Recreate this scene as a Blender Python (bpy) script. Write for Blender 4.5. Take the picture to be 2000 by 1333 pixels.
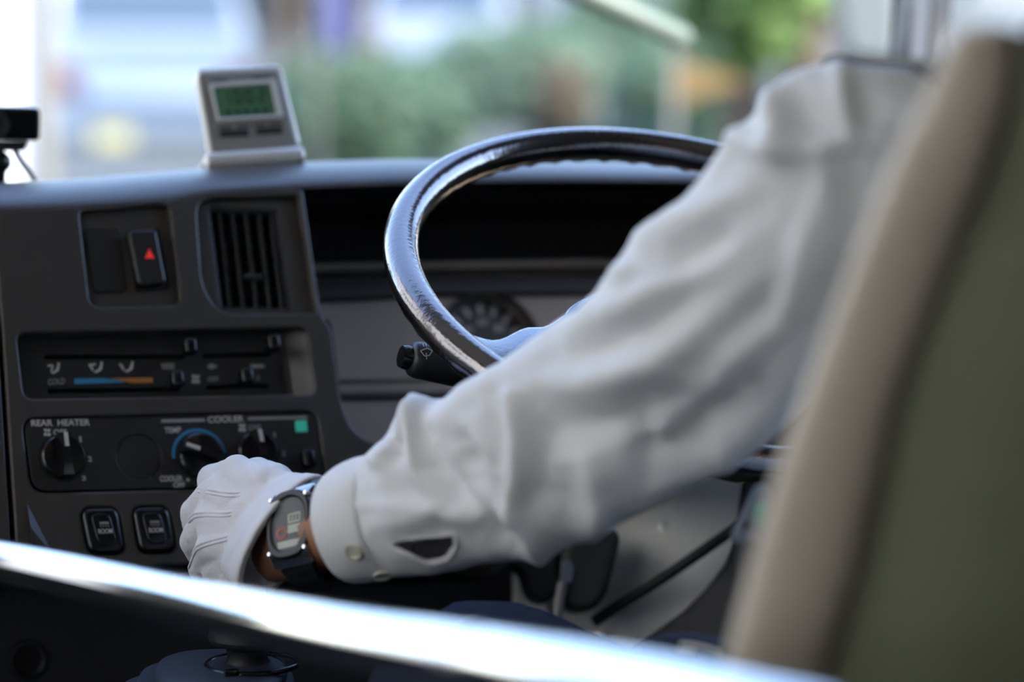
import bpy, bmesh, math, random
from math import radians as R, pi, sin, cos, tan, atan2, sqrt
from mathutils import Vector as V, Matrix as M, noise
from mathutils.bvhtree import BVHTree
random.seed(7)
S = bpy.context.scene
COL = S.collection
for o in list(bpy.data.objects): bpy.data.objects.remove(o)

# ------------------------------------------------------------------ camera
FPX = 100/36*2000
CAM = V((0, 0, 1.2)); YAW, PITCH, ROLL = R(18), R(8), R(1)
FW = V((sin(YAW)*cos(PITCH), cos(YAW)*cos(PITCH), -sin(PITCH)))
_r = V((cos(YAW), -sin(YAW), 0)); _u = _r.cross(FW)
RT = _r*cos(ROLL) + _u*sin(ROLL); UP = _u*cos(ROLL) - _r*sin(ROLL)
cd = bpy.data.cameras.new('camera'); cam = bpy.data.objects.new('camera', cd); COL.objects.link(cam)
cam.matrix_world = M(((RT.x, UP.x, -FW.x, CAM.x), (RT.y, UP.y, -FW.y, CAM.y), (RT.z, UP.z, -FW.z, CAM.z), (0, 0, 0, 1)))
cd.lens = 100; cd.sensor_width = 36; cd.sensor_fit = 'HORIZONTAL'; cd.clip_start = .05; cd.clip_end = 500
cd.dof.use_dof = True; cd.dof.focus_distance = 2.07; cd.dof.aperture_fstop = 2.8
S.camera = cam

# ------------------------------------------------------------------ sky, sun, exposure
w = bpy.data.worlds.new('sky'); S.world = w; w.use_nodes = True
nt = w.node_tree; bg = nt.nodes['Background']
sk = nt.nodes.new('ShaderNodeTexSky'); sk.sky_type = 'NISHITA'; sk.sun_disc = False
SUN_EL, SUN_AZ = R(48), R(135)             # azimuth from +Y, clockwise positive: behind and to the right
sk.sun_elevation = SUN_EL; sk.sun_rotation = SUN_AZ; sk.air_density = 1.0; sk.dust_density = .4; sk.ozone_density = 2.5
wb = nt.nodes.new('ShaderNodeMix'); wb.data_type = 'RGBA'; wb.blend_type = 'MULTIPLY'; wb.inputs[0].default_value = 1; wb.inputs[7].default_value = (1.08, .935, .93, 1)
nt.links.new(sk.outputs[0], wb.inputs[6]); nt.links.new(wb.outputs[2], bg.inputs[0]); bg.inputs[1].default_value = .8
sd = bpy.data.lights.new('sun', 'SUN'); sun = bpy.data.objects.new('sun', sd); COL.objects.link(sun)
sd.energy = 8.2; sd.angle = R(.53); sd.color = (1, .90, .76)
SDIR = V((sin(SUN_AZ)*cos(SUN_EL), cos(SUN_AZ)*cos(SUN_EL), sin(SUN_EL)))
sun.location = SDIR*30; sun.rotation_euler = SDIR.to_track_quat('Z', 'Y').to_euler()
vs = S.view_settings; vs.view_transform = 'Standard'; vs.look = 'None'; vs.gamma = 1; vs.use_curve_mapping = False
S.display_settings.display_device = 'sRGB'
vs.exposure = .6
S.cycles.max_bounces = 10; S.cycles.transparent_max_bounces = 12; S.cycles.caustics_reflective = False
S.cycles.caustics_refractive = False; S.cycles.sample_clamp_indirect = 6

# ------------------------------------------------------------------ helpers
def at(px, py, d):                    # a place in the cab at a given distance along the viewing direction
    return CAM + d*(FW + RT*((px-1000)/FPX) + UP*((666.5-py)/FPX))
def topx(p):
    q = p-CAM; z = q.dot(FW)
    return 1000+FPX*q.dot(RT)/z, 666.5-FPX*q.dot(UP)/z, z
def tag(o, label=None, cat=None, group=None, kind=None):
    if label: o['label'] = label
    if cat: o['category'] = cat
    if group: o['group'] = group
    if kind: o['kind'] = kind
    return o
def thing(name, loc, label, cat, group=None):
    o = bpy.data.objects.new(name, None); COL.objects.link(o); o.location = loc; o.empty_display_size = .02
    return tag(o, label, cat, group)
def top_of(o):
    p = V((0, 0, 0))
    while o is not None: p += o.location; o = o.parent
    return p
def link(name, me, m=None, parent=None, smooth=None, label=None):
    if smooth is not None:
        me.polygons.foreach_set('use_smooth', [True]*len(me.polygons))
        if smooth < 180: me.set_sharp_from_angle(angle=R(smooth))
    o = bpy.data.objects.new(name, me); COL.objects.link(o)
    if m: me.materials.clear(); me.materials.append(m)
    if parent:
        me.transform(M.Translation(-top_of(parent))); o.parent = parent
    if label: o['label'] = label
    return o
def own(o):                            # a mesh that is a thing by itself: put its origin at its foot
    vs_ = [v.co for v in o.data.vertices]
    b = V((sum(v.x for v in vs_)/len(vs_), sum(v.y for v in vs_)/len(vs_), min(v.z for v in vs_)))
    o.data.transform(M.Translation(-b)); o.location = b
    return o
def mesh(name, vs_, fs, m=None, parent=None, smooth=None, label=None):
    me = bpy.data.meshes.new(name); me.from_pydata([tuple(v) for v in vs_], [], fs); me.update()
    bm = bmesh.new(); bm.from_mesh(me); bmesh.ops.recalc_face_normals(bm, faces=bm.faces); bm.to_mesh(me); bm.free()
    return link(name, me, m, parent, smooth, label)
def bmo(name, bm, m=None, parent=None, smooth=None, label=None, recalc=True):
    if recalc: bmesh.ops.recalc_face_normals(bm, faces=bm.faces)
    me = bpy.data.meshes.new(name); bm.to_mesh(me); bm.free()
    return link(name, me, m, parent, smooth, label)
def bake(o):                           # apply an object's modifiers
    dg = bpy.context.evaluated_depsgraph_get(); me = bpy.data.meshes.new_from_object(o.evaluated_get(dg))
    old = o.data; o.modifiers.clear(); o.data = me
    if old.users == 0: bpy.data.meshes.remove(old)
    return o
def ring_loft(rings, caps=True, closed=True):
    n = len(rings[0]); vs_ = [p for r in rings for p in r]; fs = []
    for i in range(len(rings)-1):
        for j in range(n if closed else n-1):
            k = (j+1) % n
            fs.append((i*n+j, i*n+k, (i+1)*n+k, (i+1)*n+j))
    if caps:
        fs.append(tuple(range(n))[::-1]); fs.append(tuple((len(rings)-1)*n+j for j in range(n)))
    return vs_, fs
def frames(pts, closed=False):
    n = len(pts); out = []; up = None
    for i, p in enumerate(pts):
        a = pts[(i-1) % n] if closed or i > 0 else p; b = pts[(i+1) % n] if closed or i < n-1 else p
        t = (b-a).normalized()
        if up is None:
            up = V((0, 0, 1)) if abs(t.z) < .9 else V((1, 0, 0))
        x = up.cross(t).normalized(); y = t.cross(x).normalized(); up = y
        out.append((x, y, t))
    return out
def tube_data(pts, rad, n=16, closed=False):
    fr = frames(pts, closed); rings = []
    for i, (p, (x, y, t)) in enumerate(zip(pts, fr)):
        r = rad[i] if isinstance(rad, (list, tuple)) else rad
        rings.append([p + x*(r*cos(2*pi*k/n)) + y*(r*sin(2*pi*k/n)) for k in range(n)])
    if closed: rings.append(rings[0])
    vs_, fs = ring_loft(rings, caps=not closed)
    return vs_, fs
def tube(name, pts, rad, m, parent=None, n=16, closed=False, label=None, smooth=60):
    vs_, fs = tube_data([V(p) for p in pts], rad, n, closed)
    return mesh(name, vs_, fs, m, parent, smooth, label)
def bez(pts, n=8):                     # Catmull-Rom through points (Vectors or tuples)
    P = [V(p) for p in pts]; out = []
    for i in range(len(P)-1):
        p0 = P[max(i-1, 0)]; p1 = P[i]; p2 = P[i+1]; p3 = P[min(i+2, len(P)-1)]
        for k in range(n):
            t = k/n
            out.append(.5*((2*p1)+(p2-p0)*t+(2*p0-5*p1+4*p2-p3)*t*t+(3*p1-p0-3*p2+p3)*t**3))
    out.append(P[-1]); return out
def lathe(prof, n=32):                 # prof: (r, z) list -> rings around z
    return [[V((r*cos(2*pi*k/n), r*sin(2*pi*k/n), z)) for k in range(n)] for r, z in prof]
def lathe_obj(name, prof, mat4, m, parent=None, n=32, smooth=40, label=None):
    vs_, fs = ring_loft([[mat4 @ p for p in r] for r in lathe(prof, n)])
    return mesh(name, vs_, fs, m, parent, smooth, label)
def box(name, mat4, sx, sy, sz, m, parent=None, bev=0, seg=2, label=None):
    bm = bmesh.new(); bmesh.ops.create_cube(bm, size=1)
    bmesh.ops.scale(bm, vec=(sx, sy, sz), verts=bm.verts)
    if bev: bmesh.ops.bevel(bm, geom=list(bm.edges), offset=bev, segments=seg, profile=.5, affect='EDGES')
    bm.transform(mat4)
    return bmo(name, bm, m, parent, 40 if bev else None, label)
def abox(name, x0, x1, y0, y1, z0, z1, m, parent=None, bev=0, label=None):
    return box(name, M.Translation(((x0+x1)/2, (y0+y1)/2, (z0+z1)/2)), x1-x0, y1-y0, z1-z0, m, parent, bev, 2, label)

class Plane:                           # a tilted panel plane in the cab: O + u*U + v*W + w*N
    def __init__(s, O, U, W):
        s.O = O; s.U = U.normalized(); s.N = s.U.cross(W).normalized(); s.W = s.N.cross(s.U)
        s.m = M(((s.U.x, s.W.x, s.N.x, O.x), (s.U.y, s.W.y, s.N.y, O.y), (s.U.z, s.W.z, s.N.z, O.z), (0, 0, 0, 1)))
    def at(s, px, py, w=0):
        d = FW + RT*((px-1000)/FPX) + UP*((666.5-py)/FPX)
        return CAM + d*((s.O + s.N*w - CAM).dot(s.N)/d.dot(s.N))
    def uv(s, px, py, w=0):
        q = s.at(px, py, w)-s.O; return (q.dot(s.U), q.dot(s.W))
    def p(s, u, v, w=0): return s.O + s.U*u + s.W*v + s.N*w
    def frame(s, px, py, w=0):         # matrix with origin at that place, axes U, W, N
        m = s.m.copy(); m.translation = s.at(px, py, w); return m
    def uvs(s, pts, w=0): return [s.uv(x, y, w) for x, y in pts]

def rounded(pts, r, n=6):
    out = []; N = len(pts)
    for i in range(N):
        rr = r[i] if isinstance(r, (list, tuple)) else r
        a = V((*pts[i-1], 0)); b = V((*pts[i], 0)); c = V((*pts[(i+1) % N], 0))
        if rr <= 0: out.append((b.x, b.y)); continue
        d1 = (a-b); d2 = (c-b); l = min(rr, d1.length*.49, d2.length*.49)
        p = b+d1.normalized()*l; q = b+d2.normalized()*l
        for k in range(n+1):
            t = k/n; z = (1-t)**2*p + 2*t*(1-t)*b + t*t*q
            out.append((z.x, z.y))
    return out
def circ(c, r, n=40, sq=1): return [(c[0]+r*cos(2*pi*k/n), c[1]+r*sq*sin(2*pi*k/n)) for k in range(n)]
def area(p): return sum(p[i-1][0]*p[i][1]-p[i][0]*p[i-1][1] for i in range(len(p)))/2
def inset(poly, d):                    # move a closed outline inwards (ccw) by d along mitred normals
    n = len(poly); out = []
    for i in range(n):
        a = V(poly[i-1]); b = V(poly[i]); c = V(poly[(i+1) % n])
        e1 = (b-a); e2 = (c-b)
        if e1.length < 1e-9 or e2.length < 1e-9: out.append(tuple(b)); continue
        n1 = V((-e1.y, e1.x)).normalized(); n2 = V((-e2.y, e2.x)).normalized(); m = n1+n2
        m = n1 if m.length < 1e-4 else m.normalized(); k = min(1/max(m.dot(n1), .35), 1.8)
        out.append(tuple(b+m*d*k))
    return out
def in_poly(x, y, P):
    c = False
    for i in range(len(P)):
        (x1, y1), (x2, y2) = P[i-1], P[i]
        if (y1 > y) != (y2 > y) and x < (x2-x1)*(y-y1)/(y2-y1)+x1: c = not c
    return c
from mathutils.geometry import delaunay_2d_cdt
def cap(bm, loops, w, flip):
    co = []; ed = []
    for lp in loops:
        k = len(co); co += [V((x, y)) for x, y in lp]; ed += [(k+i, k+(i+1) % len(lp)) for i in range(len(lp))]
    v2, _, f2, _, _, _ = delaunay_2d_cdt(co, ed, [], 0, 1e-7)
    vv = [bm.verts.new((v.x, v.y, w)) for v in v2]
    for f in f2:
        cx_ = sum(v2[i].x for i in f)/len(f); cy_ = sum(v2[i].y for i in f)/len(f)
        if in_poly(cx_, cy_, loops[0]) and not any(in_poly(cx_, cy_, h) for h in loops[1:]):
            bm.faces.new([vv[i] for i in (f[::-1] if flip else f)])
def plate_mesh(outer, holes, w0, w1, bev=0):
    """flat board with holes, its front edges rounded over"""
    loops = []
    for i, poly in enumerate([outer]+list(holes)):
        q = []
        for p in poly:
            p = (p[0], p[1])
            if not q or (V(p)-V(q[-1])).length > 2e-6: q.append(p)
        if (V(q[0])-V(q[-1])).length < 2e-6: q.pop()
        if (i == 0) != (area(q) > 0): q.reverse()
        loops.append(q)                # outer ccw, holes cw: inset() always eats into the board
    bm = bmesh.new()
    prof = [(0, w0)] + ([(0, w1-bev), (bev*.12, w1-bev*.5), (bev*.5, w1-bev*.12), (bev, w1)] if bev else [(0, w1)])
    for lp in loops:
        rows = [[bm.verts.new((x, y, w)) for x, y in (inset(lp, d) if d else lp)] for d, w in prof]
        for r0, r1 in zip(rows, rows[1:]):
            for i in range(len(lp)):
                j = (i+1) % len(lp); bm.faces.new((r0[i], r0[j], r1[j], r1[i]))
    cap(bm, [inset(l, bev) if bev else l for l in loops], w1, False); cap(bm, loops, w0, True)
    bmesh.ops.remove_doubles(bm, verts=bm.verts, dist=1e-6)
    me = bpy.data.meshes.new('plate'); bm.to_mesh(me); bm.free(); return me
def plate(name, outer, holes, pl, w0, w1, m, parent=None, bev=0, label=None, smooth=35):
    me = plate_mesh(outer, holes, w0, w1, bev); me.transform(pl.m if isinstance(pl, Plane) else pl)
    me.name = name
    o = link(name, me, m, parent, smooth, label)
    n_ = (pl.m if isinstance(pl, Plane) else pl).to_3x3() @ V((0, 0, 1)); n_.normalize()
    for f in me.polygons:
        if abs(f.normal.dot(n_)) > .999: f.use_smooth = False
    return o
def text(s, pl, a, b, top, m, parent, w=.0003, name='lettering', th=.0002):
    """lettering printed on a plane: a, b = baseline ends, top = cap height above a"""
    cu = bpy.data.curves.new('t', 'FONT'); cu.body = s; cu.size = 1; cu.extrude = .02; cu.offset = .012
    o = bpy.data.objects.new('t', cu); COL.objects.link(o)
    dg = bpy.context.evaluated_depsgraph_get(); dg.update()
    me = bpy.data.meshes.new_from_object(o.evaluated_get(dg)); bpy.data.objects.remove(o); bpy.data.curves.remove(cu)
    xs = [v.co.x for v in me.vertices]; x0, x1 = min(xs), max(xs); ys = [v.co.y for v in me.vertices]; y0, y1 = max(min(ys), 0), max(ys)
    A = V(pl.uv(*a, w)); B = V(pl.uv(*b, w)); T = V(pl.uv(*top, w))
    for v in me.vertices:
        q = A + (B-A)*((v.co.x-x0)/(x1-x0)) + (T-A)*((v.co.y-y0)/(y1-y0))
        v.co = pl.p(q.x, q.y, w + v.co.z*.01)
    return link(name, me, m, parent)
def printed(name, polys, pl, m, parent, w=.0003):   # flat printed marks: polygons given in panel pixels
    if name in ('rule', 'air_symbol', 'lettering') and len(polys) > 1:
        return [printed(name, [q], pl, m, parent, w) for q in polys]
    bm = bmesh.new()
    for q in polys:
        fa = [bm.verts.new(pl.at(x, y, w)) for x, y in q]; bm.faces.new(fa)
    o = bmo(name, bm, m, parent)
    return o

# ------------------------------------------------------------------ materials
MT = {}
def mat(name, col, rough=.5, metal=0, spec=.5, bump=0, bscale=200, coat=0, ior=None, var=0, sheen=0, emit=0, crough=.05, detail=4, stretch=None):
    m = bpy.data.materials.new(name); m.use_nodes = True; n = m.node_tree.nodes; L = m.node_tree.links; b = n['Principled BSDF']
    b.inputs['Base Color'].default_value = (*col, 1); b.inputs['Roughness'].default_value = rough; b.inputs['Metallic'].default_value = metal
    b.inputs['Specular IOR Level'].default_value = spec; b.inputs['Coat Weight'].default_value = coat; b.inputs['Coat Roughness'].default_value = crough
    if ior: b.inputs['IOR'].default_value = ior
    if sheen: b.inputs['Sheen Weight'].default_value = sheen; b.inputs['Sheen Roughness'].default_value = .6
    if emit: b.inputs['Emission Color'].default_value = (*col, 1); b.inputs['Emission Strength'].default_value = emit
    tc = n.new('ShaderNodeTexCoord')
    def vec():
        if not stretch: return tc.outputs['Object']
        mp = n.new('ShaderNodeMapping'); mp.inputs['Scale'].default_value = stretch; L.new(tc.outputs['Object'], mp.inputs['Vector']); return mp.outputs[0]
    if bump:
        t = n.new('ShaderNodeTexNoise'); t.inputs['Scale'].default_value = bscale; t.inputs['Detail'].default_value = detail
        L.new(vec(), t.inputs['Vector'])
        bp = n.new('ShaderNodeBump'); bp.inputs['Strength'].default_value = bump; bp.inputs['Distance'].default_value = .001
        L.new(t.outputs['Fac'], bp.inputs['Height']); L.new(bp.outputs[0], b.inputs['Normal'])
    if var:
        t2 = n.new('ShaderNodeTexNoise'); t2.inputs['Scale'].default_value = bscale*.06; t2.inputs['Detail'].default_value = 5
        L.new(vec(), t2.inputs['Vector'])
        mx = n.new('ShaderNodeMix'); mx.data_type = 'RGBA'
        mx.inputs[6].default_value = (*[c*(1-var) for c in col], 1); mx.inputs[7].default_value = (*[min(1, c*(1+var)) for c in col], 1)
        L.new(t2.outputs['Fac'], mx.inputs[0]); L.new(mx.outputs[2], b.inputs['Base Color'])
    MT[name] = m; return m
def glassmat(name, tint=(1, 1, 1), refl=1.0):
    m = bpy.data.materials.new(name); m.use_nodes = True; n = m.node_tree.nodes; L = m.node_tree.links; n.clear()
    out = n.new('ShaderNodeOutputMaterial'); tr = n.new('ShaderNodeBsdfTransparent'); tr.inputs[0].default_value = (*tint, 1)
    gl = n.new('ShaderNodeBsdfGlossy'); gl.inputs['Roughness'].default_value = .0; fr = n.new('ShaderNodeFresnel'); fr.inputs[0].default_value = 1.45
    ge = n.new('ShaderNodeNewGeometry'); inv = n.new('ShaderNodeMath'); inv.operation = 'SUBTRACT'; inv.inputs[0].default_value = refl; L.new(ge.outputs['Backfacing'], inv.inputs[1])
    mu = n.new('ShaderNodeMath'); mu.operation = 'MULTIPLY'; mu.use_clamp = True; L.new(inv.outputs[0], mu.inputs[1])   # the pane's outer faces mirror, its inner faces do not
    mx = n.new('ShaderNodeMixShader'); L.new(fr.outputs[0], mu.inputs[0]); L.new(mu.outputs[0], mx.inputs[0])
    L.new(tr.outputs[0], mx.inputs[1]); L.new(gl.outputs[0], mx.inputs[2]); L.new(mx.outputs[0], out.inputs[0])
    MT[name] = m; return m
mat('dash', (.045, .039, .032), .36, spec=.55, bump=.35, bscale=900, var=.12)
mat('dash_dark', (.032, .030, .028), .5, bump=.3, bscale=700)
mat('black', (.008, .008, .009), .55, bump=.15, bscale=500)
mat('gloss_black', (.008, .008, .009), .16)
mat('satin_black', (.014, .014, .014), .38, bump=.1, bscale=900)
mat('panel_black', (.015, .0133, .0115), .42, bump=.12, bscale=1200)
mat('hole_black', (.003, .003, .003), .8)
mat('taupe', (.42, .36, .295), .5, bump=.2, bscale=800, var=.08)
mat('print_white', (.55, .52, .5), .5); mat('print_dim', (.30, .285, .27), .5)
mat('cool_blue', (.03, .22, .42), .5); mat('warm_orange', (.42, .17, .03), .5)
mat('hazard_red', (.8, .03, .02), .5, emit=.25); mat('lamp_green', (.05, .5, .36), .4, emit=.12)
mat('chrome', (.86, .87, .88), .1, 1); mat('steel', (.5, .5, .5), .3, 1)
mat('silver', (.24, .228, .21), .36, .2, bump=.05, bscale=900)
mat('silver_light', (.62, .61, .58), .3, .3)
mat('lcd', (.06, .15, .075), .28); mat('lcd_seg', (.008, .035, .022), .4)
mat('rim_vinyl', (.235, .22, .22), .15, metal=1, bump=.25, bscale=260, detail=3)
mat('rim_spoke', (.22, .22, .23), .2, metal=1, bump=.25, bscale=480, detail=3)
mat('leather_black', (.03, .03, .032), .3, spec=1, coat=.7, ior=1.8, bump=.8, bscale=420, crough=.2)
mat('shirt', (.80, .80, .79), .85, spec=.2, bump=.15, bscale=1500, sheen=.15)
mat('glove', (.84, .83, .85), .95, spec=.1, bump=.6, bscale=900, sheen=.4, detail=6)
mat('skin', (.36, .17, .095), .5, bump=.25, bscale=500, var=.1)
mat('lips', (.26, .11, .08), .5); mat('trousers', (.012, .018, .042), .75, spec=.3, bump=.4, bscale=1400, stretch=(1, 1, .3))
mat('hair', (.01, .009, .008), .5, bump=.5, bscale=200, stretch=(4, 4, 1))
mat('resin', (.012, .012, .013), .38, bump=.1, bscale=600); mat('watch_steel', (.42, .42, .4), .22, 1)
mat('watch_dial', (.03, .032, .033), .3); mat('watch_lcd', (.60, .66, .52), .3); mat('watch_red', (.6, .08, .06), .5)
mat('button', (.70, .67, .54), .25)
mat('boot_rubber', (.032, .042, .07), .55, bump=.25, bscale=900, var=.2)
mat('seat_beige', (.64, .55, .43), .6, bump=.3, bscale=400, var=.06); mat('seat_green', (.31, .325, .205), .55, bump=.3, bscale=300, var=.15)
mat('seat_dark', (.04, .04, .045), .7, bump=.3, bscale=300)
mat('plate_grey', (.80, .77, .68), .45, bump=.15, bscale=300, var=.05); mat('cream', (.72, .68, .6), .6)
mat('interior', (.16, .15, .14), .7, bump=.1, bscale=60); mat('ceiling', (.55, .53, .5), .8); mat('floor', (.09, .088, .085), .7, bump=.2, bscale=300)
mat('sill', (.03, .028, .02), .95, spec=.1, bump=.2, bscale=200); mat('pillar', (.22, .235, .28), .5); mat('belt_grey', (.16, .18, .22), .5); mat('teal', (.03, .35, .25), .4)
mat('gauge_face', (.05, .047, .042), .5)
glassmat('glass', (.95, .98, .97)); glassmat('glass_dark', (.92, .92, .92), .45)

# ------------------------------------------------------------------ bus shell (the setting)
def struct(o): o['kind'] = 'structure'; return o
XL, XR = -1.0, 1.32
struct(abox('floor', XL-.06, XR+.06, -5, 2.8, -.08, 0, MT['floor']))
struct(abox('ceiling', XL-.06, XR+.06, -5, 2.50, 2.35, 2.45, MT['ceiling']))
struct(abox('wall_back', XL-.06, XR+.06, -5.06, -5, -.08, 2.45, MT['interior']))
def side_wall(name, x0, x1, wins, zs, y1, m):
    """one side of the bus with window openings cut out"""
    z1 = zs
    vs_ = [(y, z) for y, z in ((-5, 0), (y1, 0), (y1-.04, 2.35), (-5, 2.35))]
    holes = [rounded([(a, z0), (b, z0), (b, z1), (a, z1)], .05) for a, b, z0 in wins]
    me = plate_mesh(vs_, holes, x0, x1, .004); me.transform(M(((0, 0, 1, 0), (1, 0, 0, 0), (0, 1, 0, 0), (0, 0, 0, 1))))
    return struct(link(name, me, m, None, 35))
WL = [(-.3, .9, 1.0), (1.05, 2.55, .97)]  # unseen openings, sized to steer the daylight in the cab
WR = [(1.95, 2.73, 1.085)]  # cut short to keep direct sun off the sleeve and side plate
side_wall('wall_left', XL-.05, XL, WL, 2.1, 2.78, MT['interior'])
side_wall('wall_right', XR, XR+.05, WR, 1.64, 2.78, MT['seat_dark'])
k = 0
for xs, W_, zt in ((XL-.03, WL, 2.12), (XR+.02, WR, 1.66)):
    for a, b, z0 in W_:
        k += 1; struct(abox('window_%d' % k, xs-.002, xs+.002, a-.02, b+.02, z0-.02, zt, MT['glass']))
struct(abox('trim_2', XR-.09, XR+.001, .9, 2.76, 1.0, 1.088, MT['sill'], None, .012))
struct(abox('wall_front', XL, XR, 2.78, 2.84, -.08, .72, MT['dash_dark']))
# windscreen: one big leaning pane
pw = Plane(V((XL, 2.80, .72)), V((1, 0, 0)), V((0, -.30, 1.63)))
wid = XR-XL; hgt = 1.657
struct(plate('window_4', rounded([(0.01, 0), (wid-.01, 0), (wid-.01, hgt), (0.01, hgt)], .06), [], pw, -.003, .003, MT['glass']))
struct(plate('trim_1', [(0, -.04), (wid-.001, -.04), (wid-.001, hgt+.05), (0, hgt+.05)], [rounded([(.02, .01), (wid-.02, .01), (wid-.02, hgt-.06), (.02, hgt-.06)], .06)], pw, .004, .03, MT['pillar'], None, .004))
# ------------------------------------------------------------------ dashboard
AL, PH = R(8), R(26)
_h = V((-sin(AL), cos(AL), 0))
PL = Plane(at(330, 850, 2.235), V((cos(AL), sin(AL), 0)), _h*sin(PH) + V((0, 0, cos(PH))))
def pp(pts, w=0): return PL.uvs(pts, w)
PXM = FPX/2.24                                   # pixels per metre on the panel
dash = thing('dashboard', PL.at(330, 1330), 'dark grey moulded plastic dashboard with rounded top below the windscreen', 'dashboard')
def topline(x):                                  # the fascia's upper edge, where the top starts to roll over
    pts = [(-300, 420), (0, 412), (200, 405), (360, 392), (400, 376), (600, 366), (840, 356), (1100, 352), (1400, 352), (1700, 360)]
    for (a, b), (c, d) in zip(pts, pts[1:]):
        if x <= c: return b+(d-b)*(x-a)/(c-a)
    return pts[-1][1]
def silh(x):                                     # where the rolled top meets the view outside
    pts = [(-300, 360), (0, 358), (100, 356), (250, 348), (400, 335), (600, 319), (840, 311), (1100, 312), (1400, 318), (1700, 326)]
    for (a, b), (c, d) in zip(pts, pts[1:]):
        if x <= c: return b+(d-b)*(x-a)/(c-a)
    return pts[-1][1]
o_hazard = [(155, 408), (330, 398), (352, 585), (345, 596), (190, 600), (176, 590)]
o_vent = [(384, 388), (640, 380), (640, 614), (432, 614), (396, 560)]
o_slide = [(33, 650), (598, 640), (618, 770), (48, 779)]
o_clim = [(43, 816), (620, 803), (638, 950), (62, 963)]
o_r1 = [(156, 992), (232, 990), (247, 1083), (173, 1085)]
o_r2 = [(256, 990), (331, 988), (347, 1080), (272, 1082)]
fas = [(-2, topline(0)), (200, topline(200)), (380, topline(380)), (400, topline(400)), (592, topline(592)), (628, 612), (648, 640), (668, 790), (690, 842), (730, 866), (790, 878), (1000, 890), (1010, 1110), (700, 1096), (40, 1112), (31, 1065), (5, 655), (-8, 500)]
outer = rounded(pp(fas), [0, .02, .01, .002, .004, .006, .018, .03, .05, .05, .02, .02, .02, .02, .01, 0, 0, 0], 5)
HZ = rounded(pp(o_hazard), .009); VT = pp([(x, y) for x, y in o_vent]); VT = rounded(VT, [.016, .002, .002, .022, .03])
SL = rounded(pp(o_slide), .008); CL = rounded(pp(o_clim), .0125)
R1 = rounded(pp(o_r1), .0085); R2 = rounded(pp(o_r2), .0085)
# vent recess reaches the fascia's right edge, so cut it a little inside that edge
VTc = rounded(pp([(384, 388), (582, 382), (618, 612), (432, 614), (396, 560)]), [.016, .002, .002, .022, .03])
plate('fascia', outer, [HZ, VTc, SL, CL, R1, R2], PL, -.028, 0, MT['dash'], dash, .0022)
plate('fascia', rounded(pp([(-1300, 447), (-300, 423), (-12, 416), (-17, 500), (-4, 655), (22, 1065), (31, 1116), (-280, 1130), (-1240, 1150)]), .003), [], PL, -.028, 0, MT['dash'], dash, .0015)
plate('back_board', pp([(-300, 440), (590, 400), (640, 640), (660, 860), (1000, 890), (1000, 1100), (-280, 1120)]), [R1, R2] , PL, -.06, -.035, MT['black'], dash)
# inset floors of the recesses
plate('recess_floor', rounded(pp([(140, 392), (362, 384), (375, 612), (165, 618)]), .004), [], PL, -.034, -.0065, MT['dash'], dash)
vin = [(405, 404), (541, 411), (570, 609), (430, 606)]
plate('recess_floor', rounded(pp([(372, 380), (594, 374), (626, 622), (392, 626)]), .004), [rounded(pp(vin, -.007), .003)], PL, -.03, -.007, MT['dash'], dash, .0006)
# rolled top: swept quarter ellipse meeting the silhouette, then a shelf falling away to the windscreen
xs = list(range(-1300, 1701, 40)); rows = []
for x in xs:
    b0 = PL.at(x, topline(x)+2)
    def prof(a):
        o_ = [b0 + _h*.30 - V((0, 0, .012)), b0 + _h*.03 - V((0, 0, .004)), b0 + _h*.004]
        for t in range(0, 13):
            t = t/12*pi/2
            o_.append(b0 + PL.W*(a*sin(t)) + _h*(.055*(1-cos(t))) - V((0, 0, .0)))
        e = o_[-1]
        o_ += [e + _h*.05 - V((0, 0, .004)), e + _h*.12 - V((0, 0, .022)), e + _h*.42 - V((0, 0, .17)), e + _h*.42 - V((0, 0, .4))]
        return o_
    lo, hi = .002, .08
    for _ in range(24):
        a = (lo+hi)/2
        if min(topx(p)[1] for p in prof(a)[3:-2]) > silh(x): lo = a
        else: hi = a
    rows.append(prof(a))
vs_, fs = ring_loft(rows, caps=False, closed=False)
mesh('dash_top', vs_, fs, MT['dash'], dash, 50)
# side wall of the fascia towards the instruments, and the instrument recess
re = [(586, 372), (606, 500), (628, 612), (648, 640), (668, 790), (690, 842), (730, 866), (790, 878), (1000, 890), (1500, 900)]
re_ = bez([PL.at(x, y, -.012) for x, y in re], 4)
vs_, fs = ring_loft([[p, p - PL.N*.10, p - PL.N*.26] for p in re_], caps=False, closed=False)
mesh('side_wall', vs_, fs, MT['dash'], dash, 50)
plate('instrument_back', PL.uvs([(560, 330), (1700, 330), (1700, 560), (560, 590)], -.2), [], PL, -.215, -.2, MT['dash_dark'], dash)
def shelf(pts_y, w_back, w_front, m, name):      # a ledge across the instrument recess
    a = [PL.at(x, y, w_front) for x, y in pts_y]
    rows = [[p - PL.N*(w_front-w_back) + V((0, 0, .004)), p, p - PL.W*.006, p - PL.W*.012 - PL.N*(w_front-w_back)] for p in a]
    vs_, fs = ring_loft(rows, caps=False)
    return mesh(name, vs_, fs, m, dash, 35)
shelf([(590, 402), (1500, 400)], -.2, -.185, MT['black'], 'instrument_ledge')
shelf([(600, 516), (840, 512), (1160, 508), (1500, 512)], -.22, -.15, MT['taupe'], 'instrument_ledge')
shelf([(600, 546), (840, 540), (1500, 540)], -.22, -.142, MT['dash'], 'instrument_ledge')
QP = Plane(PL.p(0, 0, -.125), PL.U, PL.W)
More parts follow.
